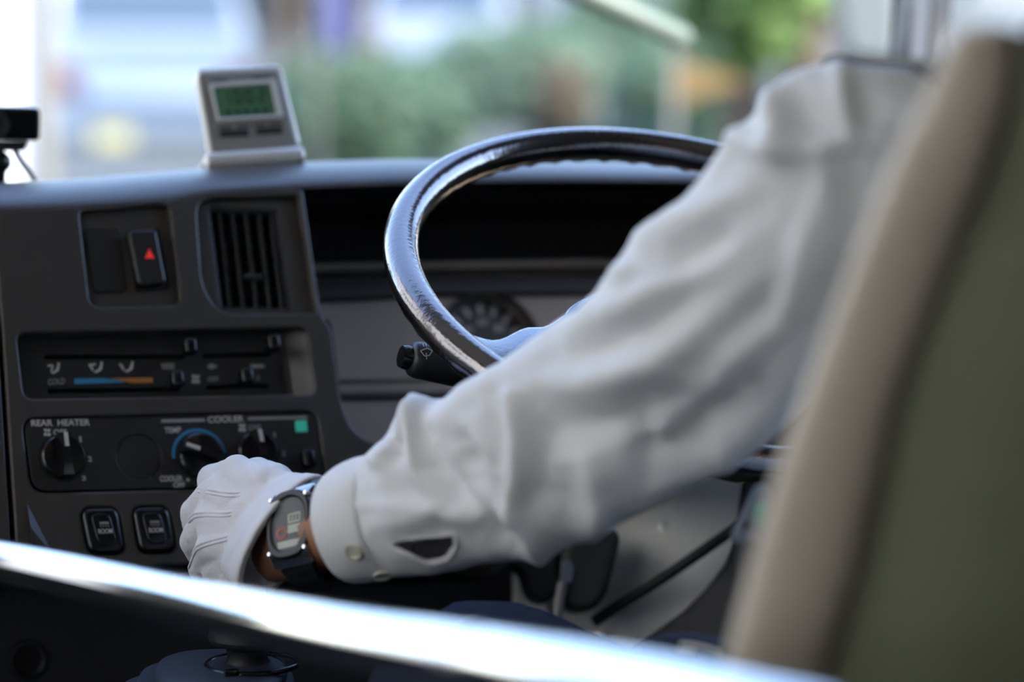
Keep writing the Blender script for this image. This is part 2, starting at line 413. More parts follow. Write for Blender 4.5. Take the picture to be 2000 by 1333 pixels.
plate('instrument_panel', rounded(QP.uvs([(600, 592), (840, 580), (1600, 572), (1600, 1000), (620, 960)]), .01), [circ(QP.uv(958, 668), .0435)], QP, -.012, 0, MT['taupe'], dash, .002)
plate('instrument_strip', rounded(QP.uvs([(600, 562), (840, 552), (1600, 546), (1600, 570), (840, 578), (600, 590)], .004), .003), [], QP, -.02, .008, MT['dash_dark'], dash, .002)
plate('instrument_strip', rounded(QP.uvs([(630, 728), (1000, 724), (1000, 742), (630, 748)]), .002), [], QP, -.004, .004, MT['taupe'], dash, .0015)
plate('instrument_strip', rounded(QP.uvs([(630, 768), (1000, 764), (1000, 776), (630, 782)]), .002), [], QP, -.004, .0045, MT['dash'], dash, .0015)
# lower moulding: little triangular facet, underside and knee panel
bm = bmesh.new()
q = [PL.at(52, 982, .0002), PL.at(108, 1092, .0002), PL.at(66, 1096, .0002), PL.at(60, 1030, .007)]
v4 = [bm.verts.new(p) for p in q]
for f in ((0, 1, 3), (1, 2, 3), (2, 0, 3)): bm.faces.new([v4[i] for i in f])
bmo('corner_facet', bm, MT['dash'], dash)
kx = [PL.at(x, 1106, -.02) for x in (-1300, 100, 500, 800, 985)]
rows = [[p + PL.N*.0, p - V((0, 0, .012)) + _h*.03, p - V((0, 0, .02)) + _h*.06, p - V((0, 0, .30)) + _h*.03, p - V((0, 0, .34)) + _h*.02] for p in kx]
vs_, fs = ring_loft(rows, caps=False, closed=False)
mesh('knee_panel', vs_, fs, MT['dash_dark'], dash, 40)
hp = kx[0].lerp(kx[1], .9)
KP = Plane(kx[1] - V((0, 0, .02)) + _h*.06, PL.U, V((0, 0, .28)) + _h*.03)
lathe_obj('socket_ring', [(.0105, -.012), (.0105, .001), (.013, .003), (.0165, .002), (.0175, -.002)], KP.frame(55, 1290), MT['black'], dash, 28)
lathe_obj('socket_hole', [(.0001, .0006), (.0108, .0008)], KP.frame(55, 1290), MT['hole_black'], dash, 28)

# ------------------------------------------------------------------ air vent
vent = thing('air_vent', PL.at(490, 610, -.02), 'black rectangular air vent with upright slats right of the hazard switch', 'air vent')
vp = Plane(PL.p(0, 0, -.012), PL.U, PL.W)
plate('vent_frame', rounded(PL.uvs([(404, 403), (542, 410), (571, 610), (429, 607)], -.007), .003), [rounded(PL.uvs([(411, 411), (536, 417), (564, 602), (435, 599)], -.007), .002)], PL, -.045, -.0085, MT['satin_black'], vent, .0008)
plate('vent_duct', PL.uvs([(404, 403), (542, 410), (571, 610), (429, 607)], -.007), [], PL, -.06, -.046, MT['hole_black'], vent)
def strip(name, a, b, half, depth, m, par, up=None):   # thin bar between two points
    t = (b-a).normalized(); s = PL.N.cross(t).normalized()*half; n = PL.N*depth
    vs_, fs = ring_loft([[p-s, p-s*.6+n*.08, p+s*.6+n*.08, p+s, p+s*.5-n, p-s*.5-n] for p in (a, b)])
    return mesh(name, vs_, fs, m, par)
for i, (xt, xb) in enumerate(((428, 449), (453, 475), (479, 501), (505, 527), (528, 551))):
    strip('slat', PL.at(xt, 411, -.011), PL.at(xb, 603, -.011), .0016, .012, MT['panel_black'], vent)
for i in range(5):
    t = (i+.9)/5.6; a = (412+24*t, 411+188*t); b = (538+26*t, 417+186*t)
    strip('cross_slat', PL.at(*a, -.03), PL.at(*b, -.03), .0016, .006, MT['panel_black'], vent)
strip('slat_knob', PL.at(478, 541, -.009), PL.at(512, 541, -.009), .0022, .006, MT['panel_black'], vent)

# ------------------------------------------------------------------ hazard switch and blank
def rsw(x): return rounded(PL.uvs(x[0], x[1]), x[2])
bl = thing('switch_blank', PL.at(210, 570, -.006), 'flat dark blank switch cover left of the hazard switch', 'switch cover')
plate('cover', rounded(PL.uvs([(166, 450), (230, 450), (246, 568), (184, 571)], -.0055), [.003, .006, .003, .004]), [], PL, -.0063, -.0045, MT['panel_black'], bl, .0006)
plate('gasket', rounded(PL.uvs([(163, 447), (233, 447), (249, 571), (182, 574)], -.0055), .005), [], PL, -.0065, -.0058, MT['hole_black'], bl)
hz = thing('hazard_switch', PL.at(290, 570, -.006), 'raised black hazard switch with red triangle', 'switch')
plate('socket', rounded(PL.uvs([(247, 449), (312, 446), (333, 566), (265, 571)], -.0055), .004), [], PL, -.0065, -.0056, MT['hole_black'], hz)
HP = Plane(PL.p(0, 0, .004), PL.U, (PL.W + PL.N*.12))
def pillow(name, quad, pl, w0, w1, m, par, rr=.004, dome=.0015, bev=.002, inset=.0):
    """domed key cap: a rounded block whose face swells in the middle"""
    o = plate(name, rounded(pl.uvs(quad, w1), rr), [], pl, w0, w1, m, None, bev)
    return o
k_ = plate('key', rounded(PL.uvs([(250, 449), (306, 446), (327, 553), (272, 557)], .004), .0045, 6), [], PL, -.006, .0035, MT['satin_black'], hz, .0025)
k_ = printed('triangle_mark', [[(291.5, 486), (302, 505), (283, 505)]], PL, MT['hazard_red'], hz, .0038)  # the red mark's material is given a weak glow of its own

# ------------------------------------------------------------------ heater slider unit
sl = thing('heater_control', PL.at(330, 775, -.02), 'recessed black heater control strip with four sliding levers', 'heater control')
w_ = -.016
plate('face', rounded(PL.uvs([(22, 640), (556, 632), (576, 786), (36, 794)], w_), .004), [rounded(PL.uvs(q, w_), .0004) for q in
      ([(85, 693), (360, 693), (361, 702), (86, 703)], [(395, 692), (530, 689), (531, 697), (396, 700)], [(92, 760), (352, 757), (353, 766), (93, 769)], [(402, 753), (524, 750), (525, 759), (403, 762)])],
      PL, w_-.006, w_, MT['panel_black'], sl, .0003)
plate('slot_back', PL.uvs([(40, 650), (550, 645), (570, 778), (50, 785)], w_), [], PL, w_-.012, w_-.008, MT['hole_black'], sl)
# sloping right cheek of the recess
vs_, fs = ring_loft([[PL.at(545, 640, w_), PL.at(556, 640, w_+.0005), PL.at(604, 642, -.001), PL.at(612, 642, -.004)], [PL.at(563, 782, w_), PL.at(574, 782, w_+.0005), PL.at(620, 776, -.001), PL.at(630, 776, -.004)]], caps=False, closed=False)
mesh('cheek', vs_, fs, MT['dash'], sl, 30)
strip('face_rib', PL.at(50, 667, w_), PL.at(540, 658, w_), .0008, .001, MT['satin_black'], sl)
def slider(x, y, label=None):
    f = PL.frame(x, y, w_)
    kn = box('slider_knob', f @ M.Translation((0, 0, .0165)), .0098, .0125, .011, MT['gloss_black'], sl, .0022, 3)
    box('stem', f @ M.Translation((0, 0, .004)), .003, .004, .02, MT['black'], kn)
for x, y in ((358, 691), (520, 684), (333, 754), (468, 749)): slider(x, y)
def seat_icon(x, y, kind):
    pz = [[(x-13, y-9), (x-3, y-10), (x-3, y-6), (x-13, y-5)]] if kind in (0, 1) else []
    pz += [[(x+7, y-14), (x+11, y-12), (x+9, y+2), (x+4, y+6), (x-3, y+9), (x-7, y+6), (x+2, y+2), (x+5, y-4)]]
    if kind == 0: pz += [[(x-5, y-5), (x-1, y-7), (x-4, y+3), (x-8, y+5)]]
    if kind >= 1: pz += [[(x-18, y-8), (x-13, y-9), (x-7, y+2), (x-9, y+6)]]
    printed('seat_symbol', pz, PL, MT['print_white'], sl, w_+.0003)
seat_icon(106, 722, 0); seat_icon(190, 720, 1); seat_icon(250, 719, 2)
text('COLD', PL, (94, 752), (127, 750), (93.5, 741), MT['print_dim'], sl, w_+.0003)
printed('cold_bar', [[(145, 740), (200, 739), (240, 745), (240, 748), (145, 751)]], PL, MT['cool_blue'], sl, w_+.0004)
printed('warm_bar', [[(215, 739.5), (298, 738), (299, 748), (258, 748.5)]], PL, MT['warm_orange'], sl, w_+.0003)
printed('defrost_symbol', [[(316+i*5, 714), (319+i*5, 714), (320+i*5, 722), (317+i*5, 722)] for i in range(5)] + [[(314, 711), (341, 710), (341, 713), (314, 714)]], PL, MT['print_dim'], sl, w_+.0003)
def fan(x, y, s, pl, par, w, m='print_white'):
    bl = [[(x-s, y-s), (x-.1*s, y-s), (x-.1*s, y-.1*s), (x-s*.6, y-.2*s)], [(x+.1*s, y-s*.9), (x+s, y-s), (x+.7*s, y-.1*s), (x+.1*s, y-.1*s)],
          [(x+.1*s, y+.1*s), (x+s, y+.2*s), (x+s*.9, y+s), (x+.1*s, y+s)], [(x-.8*s, y+.1*s), (x-.1*s, y+.1*s), (x-.1*s, y+s), (x-s, y+.9*s)]]
    printed('fan_symbol', bl, pl, MT[m], par, w)
fan(382, 741, 8, PL, sl, w_+.0003)
text('OFF', PL, (406, 746), (427, 745), (405, 737), MT['print_dim'], sl, w_+.0003)
text('3', PL, (501, 743), (507, 743), (500.5, 734), MT['print_dim'], sl, w_+.0003)
printed('air_symbol', [[(404, 716), (412, 710), (426, 716), (412, 722)], [(488, 712), (514, 713), (518, 718), (492, 719)]], PL, MT['print_dim'], sl, w_+.0003)

# ------------------------------------------------------------------ climate panel with rotary knobs
cp = thing('climate_panel', PL.at(340, 955, -.003), 'black rear heater and cooler panel with rotary knobs', 'control panel')
wc = -.0015
inner = rounded(PL.uvs([(46, 819), (618, 806), (636, 947), (65, 960)], wc), .0115)
plate('face', inner, [circ(PL.uv(272, 893, wc), 45.5/PXM, 48)], PL, -.012, wc, MT['panel_black'], cp, .0008)
bk = plate('blank_disc', circ(PL.uv(272, 893, wc), 44/PXM, 48), [], PL, -.012, wc-.0004, MT['panel_black'], cp, .0006, 'flat round blanking disc')
def knob(x, y, rpx, ang, par=cp):
    """rotary knob: low dished disc with a tall finger grip across it and a white pointer"""
    f = PL.frame(x, y, wc) @ M.Rotation(ang, 4, 'Z'); r = rpx/PXM
    kb = lathe_obj('knob', [(r*1.0, 0), (r*1.0, .003), (r*.97, .0045), (r*.9, .0055), (r*.5, .0045), (.0001, .0042)], f, MT['gloss_black'], par, 48, 30)
    gw, n = r*.30, 14; rings = []
    for i in range(n+1):
        t = -1+2*i/n; y_ = r*.95*t; g = gw*(1 - .28*(1-t*t)); hz_ = .0155*(1-.12*t*t)
        rings.append([f @ V(p) for p in ((-g*1.25, y_, .003), (-g, y_, hz_*.8), (-g*.8, y_, hz_), (g*.8, y_, hz_), (g, y_, hz_*.8), (g*1.25, y_, .003))])
    vs_, fs = ring_loft(rings); mesh('grip', vs_, fs, MT['gloss_black'], kb, 35)
    pz = [f @ V(p) for p in ((-.0016, r*.28, .01575), (.0016, r*.28, .01575), (.0016, r*.9, .0155), (-.0016, r*.9, .0155))]
    mesh('pointer', pz + [p + PL.N*.0003 for p in pz], [(0, 1, 2, 3), (4, 5, 6, 7), (0, 1, 5, 4), (1, 2, 6, 5), (2, 3, 7, 6), (3, 0, 4, 7)], MT['print_white'], kb)
    vs_, fs = ring_loft([[f @ p for p in q] for q in lathe([(r*1.0, .0003), (r*1.08, .0002), (r*1.08, .0008), (r*1.0, .001)], 48)], caps=False)
    mesh('knob_seat', vs_, fs, MT['hole_black'], kb, 30)
knob(122, 895, 44, R(-2)); knob(391, 892, 46, R(66)); knob(502, 885, 42, R(2))
cc = PL.uv(389, 891, wc); ri, ro_ = 49.5/PXM, 55.5/PXM
aa = [R(-2+ 184*i/40) for i in range(41)]
arc = [(cc[0]+ro_*cos(a), cc[1]+ro_*sin(a)) for a in aa] + [(cc[0]+ri*cos(a), cc[1]+ri*sin(a)) for a in reversed(aa)]
plate('blue_arc', arc, [], PL, wc, wc+.0004, MT['cool_blue'], cp)
W3 = wc+.0003
text('REAR', PL, (61.5, 833), (103, 832), (60.5, 821), MT['print_white'], cp, W3)
text('HEATER', PL, (113, 832), (175.5, 831), (112.5, 820), MT['print_white'], cp, W3)
text('OFF', PL, (105, 849.5), (131, 849), (104, 839.5), MT['print_white'], cp, W3)
fan(92, 845, 7, PL, cp, W3)
text('1', PL, (155.5, 864), (159.5, 864), (154.5, 853), MT['print_white'], cp, W3)
text('2', PL, (172, 902), (180, 902), (171, 892), MT['print_white'], cp, W3)
text('3', PL, (160, 939), (168, 939), (159, 930), MT['print_white'], cp, W3)
text('COOLER', PL, (406.5, 826), (476, 824), (405.5, 814), MT['print_white'], cp, W3)
printed('rule', [[(315, 820), (400, 818), (400, 824), (315, 826)], [(484, 815.5), (600, 813), (600, 818.5), (484, 821)]], PL, MT['print_dim'], cp, W3)
text('TEMP', PL, (322, 846.5), (354, 845.5), (321, 835.5), MT['print_white'], cp, W3)
fan(473, 836, 7, PL, cp, W3)
text('OFF', PL, (486, 841), (510, 840), (485, 831), MT['print_dim'], cp, W3)
text('1', PL, (535, 855), (538.5, 855), (534, 845), MT['print_dim'], cp, W3)
text('2', PL, (551, 891), (558, 891), (550, 881), MT['print_dim'], cp, W3)
text('COOLER', PL, (313, 941), (357, 940), (312, 930), MT['print_white'], cp, W3)
text('OFF', PL, (339, 953), (362, 952.5), (338, 943), MT['print_white'], cp, W3)
plate('dot', circ(PL.uv(367, 938, wc), .0013, 12), [], PL, wc, W3, MT['print_white'], cp)
plate('indicator_lamp', rounded(PL.uvs([(576, 823), (598, 822), (600, 844), (578, 845)], wc), .0008), [], PL, wc-.001, wc+.0012, MT['lamp_green'], cp, .0004, 'small square green indicator')
gs = strip('slide_guide', PL.at(574, 860, wc), PL.at(584, 935, wc), .0006, .0005, MT['satin_black'], cp)
kn = box('slider_knob', PL.frame(598, 900, wc) @ M.Translation((0, 0, .004)), .010, .014, .010, MT['gloss_black'], cp, .002, 3)
# ------------------------------------------------------------------ two room lamp switches
for i, (quad, hole, dx) in enumerate(((o_r1, R1, 0), (o_r2, R2, 99))):
    dy = -2 if i else 0
    rs = thing('room_switch', PL.at(quad[3][0], quad[3][1], -.004), ('glossy black room lamp switch, the one farther from the glove', 'glossy black room lamp switch, the one touching the white glove')[i], 'switch', 'room lamp switches')
    plate('bezel', rounded(PL.uvs([(x+(2 if j in (0, 3) else -2), y+(2 if j < 2 else -2)) for j, (x, y) in enumerate(quad)], .002), .008), [], PL, -.02, .0035, MT['gloss_black'], rs, .0032)
    ov = [(176+dx, 1004+dy), (214+dx, 1003+dy), (228+dx, 1058+dy), (218+dx, 1066+dy), (200+dx, 1067+dy), (190+dx, 1058+dy)]
    plate('rocker', rounded(PL.uvs(ov, .004), .006), [], PL, .002, .0048, MT['gloss_black'], rs, .0011)
    text('ROOM', PL, (193+dx, 1043+dy), (220+dx, 1042+dy), (191.5+dx, 1034+dy), MT['print_white'], rs, .0051)
    printed('lamp_symbol', [[(194+dx, 1020+dy), (212+dx, 1019.5+dy), (213+dx, 1024+dy), (195+dx, 1024.5+dy)]] + [[(195+dx+5*j, 1026+dy), (197+dx+5*j, 1026+dy), (198.5+dx+5*j, 1030+dy), (196.5+dx+5*j, 1030+dy)] for j in range(4)], PL, MT['print_dim'], rs, .0051)
# ------------------------------------------------------------------ speedometer
gp = QP
sp = thing('speedometer', QP.at(958, 740, -.01), 'round dial with white ticks behind the steering wheel', 'gauge')
plate('dial_face', circ(QP.uv(958, 668), .0435, 48), [], QP, -.014, -.009, MT['gauge_face'], sp)
c0 = QP.uv(958, 668)
for i in range(11):
    a = R(205-23*i); d = V((cos(a), sin(a), 0)); s = V((-sin(a), cos(a), 0)); c = V((*c0, -.0088))
    q = [c+d*.0395+s*.002, c+d*.0395-s*.002, c+d*.029-s*.002, c+d*.029+s*.002]
    mesh('tick', [QP.p(*p) for p in q], [(0, 1, 2, 3)], MT['print_white'], sp)
    if i % 2 == 1 or i in (0, 10):
        n_ = str(i*12 if i % 2 == 0 else (i//2+1)*20)
        pc = c + d*.0215
        f = 7
        x_, y_, z_ = topx(QP.p(pc.x, pc.y, -.0088))
        if i % 2 == 1: text(n_, QP, (x_-5*len(n_), y_+6), (x_+5*len(n_), y_+6), (x_-5*len(n_), y_-7), MT['print_white'], sp, -.0088, 'number')
nd = R(200); d = V((cos(nd), sin(nd), 0)); s = V((-sin(nd), cos(nd), 0)); c = V((*c0, -.006))
mesh('needle', [QP.p(*p) for p in (c-d*.008+s*.0012, c-d*.008-s*.0012, c+d*.036-s*.0004, c+d*.036+s*.0004)], [(0, 1, 2, 3)], MT['warm_orange'], sp)
lathe_obj('hub_cap', [(.004, -.003), (.004, 0), (.0001, .0008)], QP.frame(958, 668, -.006), MT['black'], sp, 20)
vs_, fs = ring_loft([[QP.frame(958, 668) @ p for p in q] for q in lathe([(.0435, -.009), (.0435, .004), (.046, .005), (.048, .003), (.048, 0)], 48)], caps=False)
mesh('dial_rim', vs_, fs, MT['dash_dark'], sp, 40)
# ------------------------------------------------------------------ desk clock on the dash
YA = R(-2); TI = R(30)
ch = V((-sin(YA), cos(YA), 0))
CK = Plane(at(490, 300, 2.41), V((cos(YA), sin(YA), 0)), ch*sin(TI)+V((0, 0, cos(TI))))
ck = thing('desk_clock', CK.at(495, 332, 0), 'silver digital clock with green display standing on the dashboard', 'clock')
face = [(385, 143), (544, 134), (584, 292), (414, 303)]
plate('body', rounded(CK.uvs(face), [.005, .006, .001, .001], 6), [], CK, -.013, 0, MT['silver'], ck, .0018)
plate('side_shell', rounded(CK.uvs([(381, 142), (546, 133), (586, 293), (410, 305)], -.012), [.006, .006, .001, .001], 6), [], CK, -.020, -.0035, MT['silver_light'], ck, .003)  # light falling on the clock's left side is put into a paler silver
plate('display_frame', rounded(CK.uvs([(408, 165), (537, 156), (553, 230), (424, 239)]), .0016), [rounded(CK.uvs([(415, 173), (527, 165), (540, 225), (428, 232)]), .0008)], CK, -.001, .0022, MT['silver_light'], ck, .0008)
plate('display', CK.uvs([(410, 168), (534, 160), (550, 230), (424, 238)]), [], CK, -.002, .0006, MT['lcd'], ck)
def seg7(ch_, x, y, w_, h_):
    on = {'1': 'bc', '0': 'abcdef', '2': 'abged', '7': 'abc'}[ch_]; t = 4; sk_ = .2
    def q(a, b, c, d): return [(x+px_+ (py_)*sk_, y+py_) for px_, py_ in (a, b, c, d)]
    S_ = {'a': q((0, 0), (w_, 0), (w_-t, t), (t, t)), 'd': q((t, h_-t), (w_-t, h_-t), (w_, h_), (0, h_)), 'g': q((t, h_/2-t/2), (w_-t, h_/2-t/2), (w_-t, h_/2+t/2), (t, h_/2+t/2)),
          'f': q((0, 0), (t, t), (t, h_/2-1), (0, h_/2)), 'e': q((0, h_/2), (t, h_/2+1), (t, h_-t), (0, h_)), 'b': q((w_, 0), (w_, h_/2), (w_-t, h_/2-1), (w_-t, t)), 'c': q((w_, h_/2), (w_, h_), (w_-t, h_-t), (w_-t, h_/2+1))}
    return [S_[c] for c in on]
dg_ = seg7('1', 432, 177, 14, 28) + seg7('0', 454, 175, 14, 28) + seg7('0', 477, 174, 14, 28) + seg7('2', 500, 172, 14, 28)
dg_ += [[(474, 184), (477, 184), (477.6, 187), (474.6, 187)], [(476, 193), (479, 193), (479.6, 196), (476.6, 196)]]
dg_ += [[(440+i*18, 216-i*1.1), (451+i*18, 215.4-i*1.1), (453+i*18, 224-i*1.1), (442+i*18, 224.6-i*1.1)] for i in range(5)]
printed('digits', dg_, CK, MT['lcd_seg'], ck, .0008)
for (a, b) in ((426, 250), (461, 247.5), (494, 245), (524, 243)):
    printed('button_caption', [[(a, b-3), (a+26, b-5), (a+28, b+2), (a+2, b+4)]], CK, MT['dash'], ck, .0004)
for (a, b, l) in ((429, 263, 55), (500, 258, 50)):
    plate('clock_button', rounded(CK.uvs([(a, b-6), (a+l, b-9), (a+l+2, b+2), (a+2, b+5)]), .001), [], CK, -.001, .0016, MT['satin_black'], ck, .0005)
printed('lettering', [[(412, 156.5), (442, 154.5), (442.6, 158.5), (412.6, 160.5)], [(492, 150.5), (526, 148.5), (526.6, 152), (492.6, 154)]], CK, MT['dash'], ck, .0004)
# rolled base with rounded end caps and a rear prop
bc0 = CK.at(407, 317, -.001); bc1 = CK.at(588, 304, -.001)
tube('base_roll', [bc0, bc0.lerp(bc1, .05), bc0.lerp(bc1, .95), bc1], [.0070, .0078, .0078, .0070], MT['silver_light'], ck, 28, smooth=40)
lathe_obj('end_cap', [(.0072, 0), (.0062, .0018), (.0001, .0024)], M.Translation(bc0) @ (bc0-bc1).to_track_quat('Z', 'Y').to_matrix().to_4x4(), MT['silver_light'], ck, 28)
lathe_obj('end_cap', [(.0072, 0), (.0062, .0018), (.0001, .0024)], M.Translation(bc1) @ (bc1-bc0).to_track_quat('Z', 'Y').to_matrix().to_4x4(), MT['silver_light'], ck, 28)
tube('prop', [CK.at(408, 304, -.008), at(392, 334, 2.455)], .0022, MT['silver_light'], ck, 10)
# rest on the dash: a black anti-slip pad under the roll
pb = (bc0+bc1)/2
box('pad', M.Translation(pb - V((0, 0, .0095))) @ (bc1-bc0).to_track_quat('X', 'Z').to_matrix().to_4x4(), .076, .012, .006, MT['black'], ck, .001)

# ------------------------------------------------------------------ webcam
wcam = thing('webcam', at(0, 352, 2.40), 'black rectangular webcam on a ball stand at the dash edge', 'camera')
wp = Plane(at(10, 250, 2.38), V((cos(R(-6)), sin(R(-6)), 0)), V((0, 0, 1)))
plate('body', rounded(wp.uvs([(-95, 207), (79, 211), (78, 276), (-95, 272)]), .0055, 7), [], wp, -.022, 0, MT['gloss_black'], wcam, .003)
lathe_obj('lens', [(.0125, -.001), (.0125, .003), (.0105, .0035), (.009, .0015), (.0001, .0025)], wp.frame(-10, 243), MT['satin_black'], wcam, 32)
plate('clip', rounded(wp.uvs([(-80, 276), (56, 278), (46, 296), (-70, 296)]), .002), [], wp, -.02, -.004, MT['satin_black'], wcam, .0015)
b_ = wp.at(0, 318, -.012)
lathe_obj('ball_joint', [(.0001, .0095), (.005, .009), (.0085, .005), (.0095, 0), (.0085, -.004), (.005, -.008), (.0045, -.016), (.009, -.0175), (.010, -.022)], M.Translation(b_), MT['gloss_black'], wcam, 28)
tube('neck', [b_ + V((0, 0, .006)), wp.at(0, 285, -.012)], .004, MT['satin_black'], wcam, 14)
tube('cable', bez([wp.at(28, 292, -.014), wp.at(40, 315, -.016), wp.at(57, 338, -.016), wp.at(72, 362, -.016)], 6), .0022, MT['belt_grey'], wcam, 10)

# ------------------------------------------------------------------ steering wheel (circle fitted: radius .225, tilt 25 degrees)
WC = at(1358, 569.9, 2.1445); t1, t2 = .443, .0462
WN = V((sin(t2), -sin(t1)*cos(t2), cos(t1)*cos(t2))).normalized()
WXa = V((0, 1, 0)).cross(WN).normalized()        # points right
WYa = WN.cross(WXa).normalized()                 # points forward / up
WM = M(((WXa.x, WYa.x, WN.x, WC.x), (WXa.y, WYa.y, WN.y, WC.y), (WXa.z, WYa.z, WN.z, WC.z), (0, 0, 0, 1)))
RW, rW = .225, .0136
sw = thing('steering_wheel', WC - WN*.12, 'glossy grey-brown bus steering wheel behind the white sleeve', 'steering wheel')
N1, N2 = 220, 22; rings = []
for i in range(N1+1):
    a = 2*pi*i/N1
    bump = .0016*max(0, sin(a*60))                # finger grips on the underside
    rg = []
    for j in range(N2):
        b = 2*pi*j/N2; rr = rW
        low = max(0, -sin(b)) ** 2
        rr += bump*low*1.3
        rg.append(WM @ V(((RW+rr*cos(b))*cos(a), (RW+rr*cos(b))*sin(a), rr*sin(b)*1.0)))
    rings.append(rg)
vs_, fs = ring_loft(rings, caps=False)
rim = mesh('rim', vs_, fs, MT['rim_vinyl'], sw, 60)
# two broad padded spokes falling to the hub
def spoke(sx):
    rows = []
    for i in range(25):
        t = i/24; x = RW-.004 - (RW-.004-.06)*t
        def ip(tab):
            for (a0, b0), (a1, b1) in zip(tab, tab[1:]):
                if t <= a1: k = (t-a0)/(a1-a0); k = k*k*(3-2*k); return b0+(b1-b0)*k
            return tab[-1][1]
        top = ip([(0, -.040), (.10, -.069), (.24, -.075), (.50, -.048), (.78, -.016), (1, .004)]); bot = ip([(0, -.165), (.14, -.140), (.4, -.122), (1, -.10)])
        fl = max(0, 1-t/.25)**2
        cy = (top+bot)/2; hw = (top-bot)/2
        zc = .002-.016*min(1, t*1.2); th = .0085-.002*fl
        rg = []
        for j in range(28):
            b = 2*pi*j/28
            px_ = abs(cos(b))**.5*(1 if cos(b) > 0 else -1); pz_ = abs(sin(b))**.75*(1 if sin(b) > 0 else -1)
            rg.append((x - .012*fl*abs(px_), cy+hw*px_, zc+th*pz_*(1-.2*px_*px_)))
        rg = [(lambda q: (q[0]*min(1, (RW-.003)/math.hypot(q[0], q[1])), q[1]*min(1, (RW-.003)/math.hypot(q[0], q[1])), q[2]))(q) for q in rg]
        rows.append([WM @ V((sx*x_, y_, z_)) for x_, y_, z_ in rg])
    vs_, fs = ring_loft(rows)
    return mesh('spoke', vs_, fs, MT['rim_spoke'], sw, 60)
spoke(1); spoke(-1)
po = rounded([(-.118, -.028), (-.08, .002), (0, .018), (.08, .002), (.118, -.028), (.108, -.10), (.06, -.125), (-.06, -.125), (-.108, -.10)], .03)
plate('horn_pad', po, [], WM, -.035, -.0005, MT['rim_spoke'], sw, .008)
plate('hub_shell', [(x*.95, y*.95-.002) for x, y in po], [], WM, -.075, -.033, MT['satin_black'], sw, .006)
cb = WC - WN*.06; ce = WC - WN*.55 + V((0, .0, 0))
col_ = thing('steering_column', cb-WN*.12, 'black steering column shroud below the steering wheel', 'steering column')
e3 = cb - WN*.07 + V((0, .03, 0)); e4 = e3 + V((0, .30, -.05))
tube('shroud', bez([cb, cb-WN*.03, e3, e3.lerp(e4, .4), e4], 5), [.045]*4+[.05]*17, MT['satin_black'], col_, 24)
tube('shaft', [e3.lerp(e4, .7), e4 + V((0, .25, -.03))], .026, MT['black'], col_, 18)
# ------------------------------------------------------------------ wiper stalk
st = thing('wiper_stalk', at(1000, 760, 2.17), 'black wiper stalk with white wiper symbol left of the steering column', 'control stalk')
s0, s1, s2 = at(800, 700, 2.12), at(960, 735, 2.145), at(1230, 760, 2.2)
tube('stalk', [s0, s0.lerp(s1, .03), s0.lerp(s1, .1), s1, s2], [.0105, .0128, .0140, .0142, .011], MT['satin_black'], st, 28, smooth=50)
dd = (s0-s1).normalized()
tube('end_button', [s0, s0+dd*.004, s0+dd*.0072], [.0092, .0092, .0082], MT['gloss_black'], st, 24, smooth=40)
kx_ = Plane(at(832, 689, 2.112), (s1-s0), UP - FW*.35)
def quadw(a, b, t):                   # a thin line between two symbol points
    import mathutils
    a = V((*a, 0)); b = V((*b, 0)); n = (b-a).normalized(); s = V((-n.y, n.x, 0))*t/2
    return [(p.x, p.y) for p in (a-s, b-s, b+s, a+s)]
ax = [(821, 686), (834, 681), (844, 686), (838, 695), (829, 696)]
sym = [quadw(ax[i], ax[(i+1) % 5], 1.6) for i in range(5)] + [quadw((832, 690), (833, 702), 1.6)] + [quadw((826+5*i, 672+.6*i), (828+5*i, 678), 1.4) for i in range(3)]
wtop = 0
bv = BVHTree.FromObject([o for o in st.children if o.name.startswith('stalk')][0], bpy.context.evaluated_depsgraph_get())
bm = bmesh.new()
for q in sym:
    vv = []
    for x, y in q:
        d = (FW + RT*((x-1000)/FPX) + UP*((666.5-y)/FPX)).normalized()
        h_ = bv.ray_cast(CAM - top_of(st), d)
        p = (h_[0] + top_of(st) + h_[1]*.0004) if h_[0] else kx_.at(x, y)
        vv.append(bm.verts.new(p))
    bm.faces.new(vv)
bmo('wiper_symbol', bm, MT['print_white'], st)
# ------------------------------------------------------------------ guard rail (chrome tube in front)
gr = thing('guard_rail', at(1500, 1500, 1.25), 'shiny chrome guard rail tube crossing in front of the driver', 'guard rail')
gpts = bez([at(-420, 1012, 1.99), at(-200, 1053, 1.86), at(0, 1097, 1.74), at(280, 1158, 1.58), at(600, 1231, 1.38), at(850, 1277, 1.26), at(945, 1293, 1.22)], 8)
gpt2 = bez([at(945, 1293, 1.22), at(1100, 1322, 1.155), at(1300, 1362, 1.085), at(1500, 1410, 1.02), at(1650, 1460, .98), at(1700, 1600, .97), at(1700, 2200, .97)], 8)
tube('tube', gpts, .0133, MT['chrome'], gr, 40)
tube('tube', gpt2, .0133, MT['chrome'], gr, 40)
jd = (gpt2[2]-gpts[-3]).normalized(); g1 = gpts[-1]
tube('joint_sleeve', [g1-jd*.004, g1-jd*.003, g1+jd*.003, g1+jd*.004], [.0133, .0140, .0140, .0133], MT['chrome'], gr, 40, smooth=30)
e_ = gpts[0]
tube('post', [e_ + V((0, 0, .0133)), V((e_.x, e_.y, 0))], .016, MT['chrome'], gr, 28)
e2 = gpt2[-1]
tube('post', [e2+V((0, 0, .02)), V((e2.x, e2.y, 0))], .0145, MT['chrome'], gr, 28)

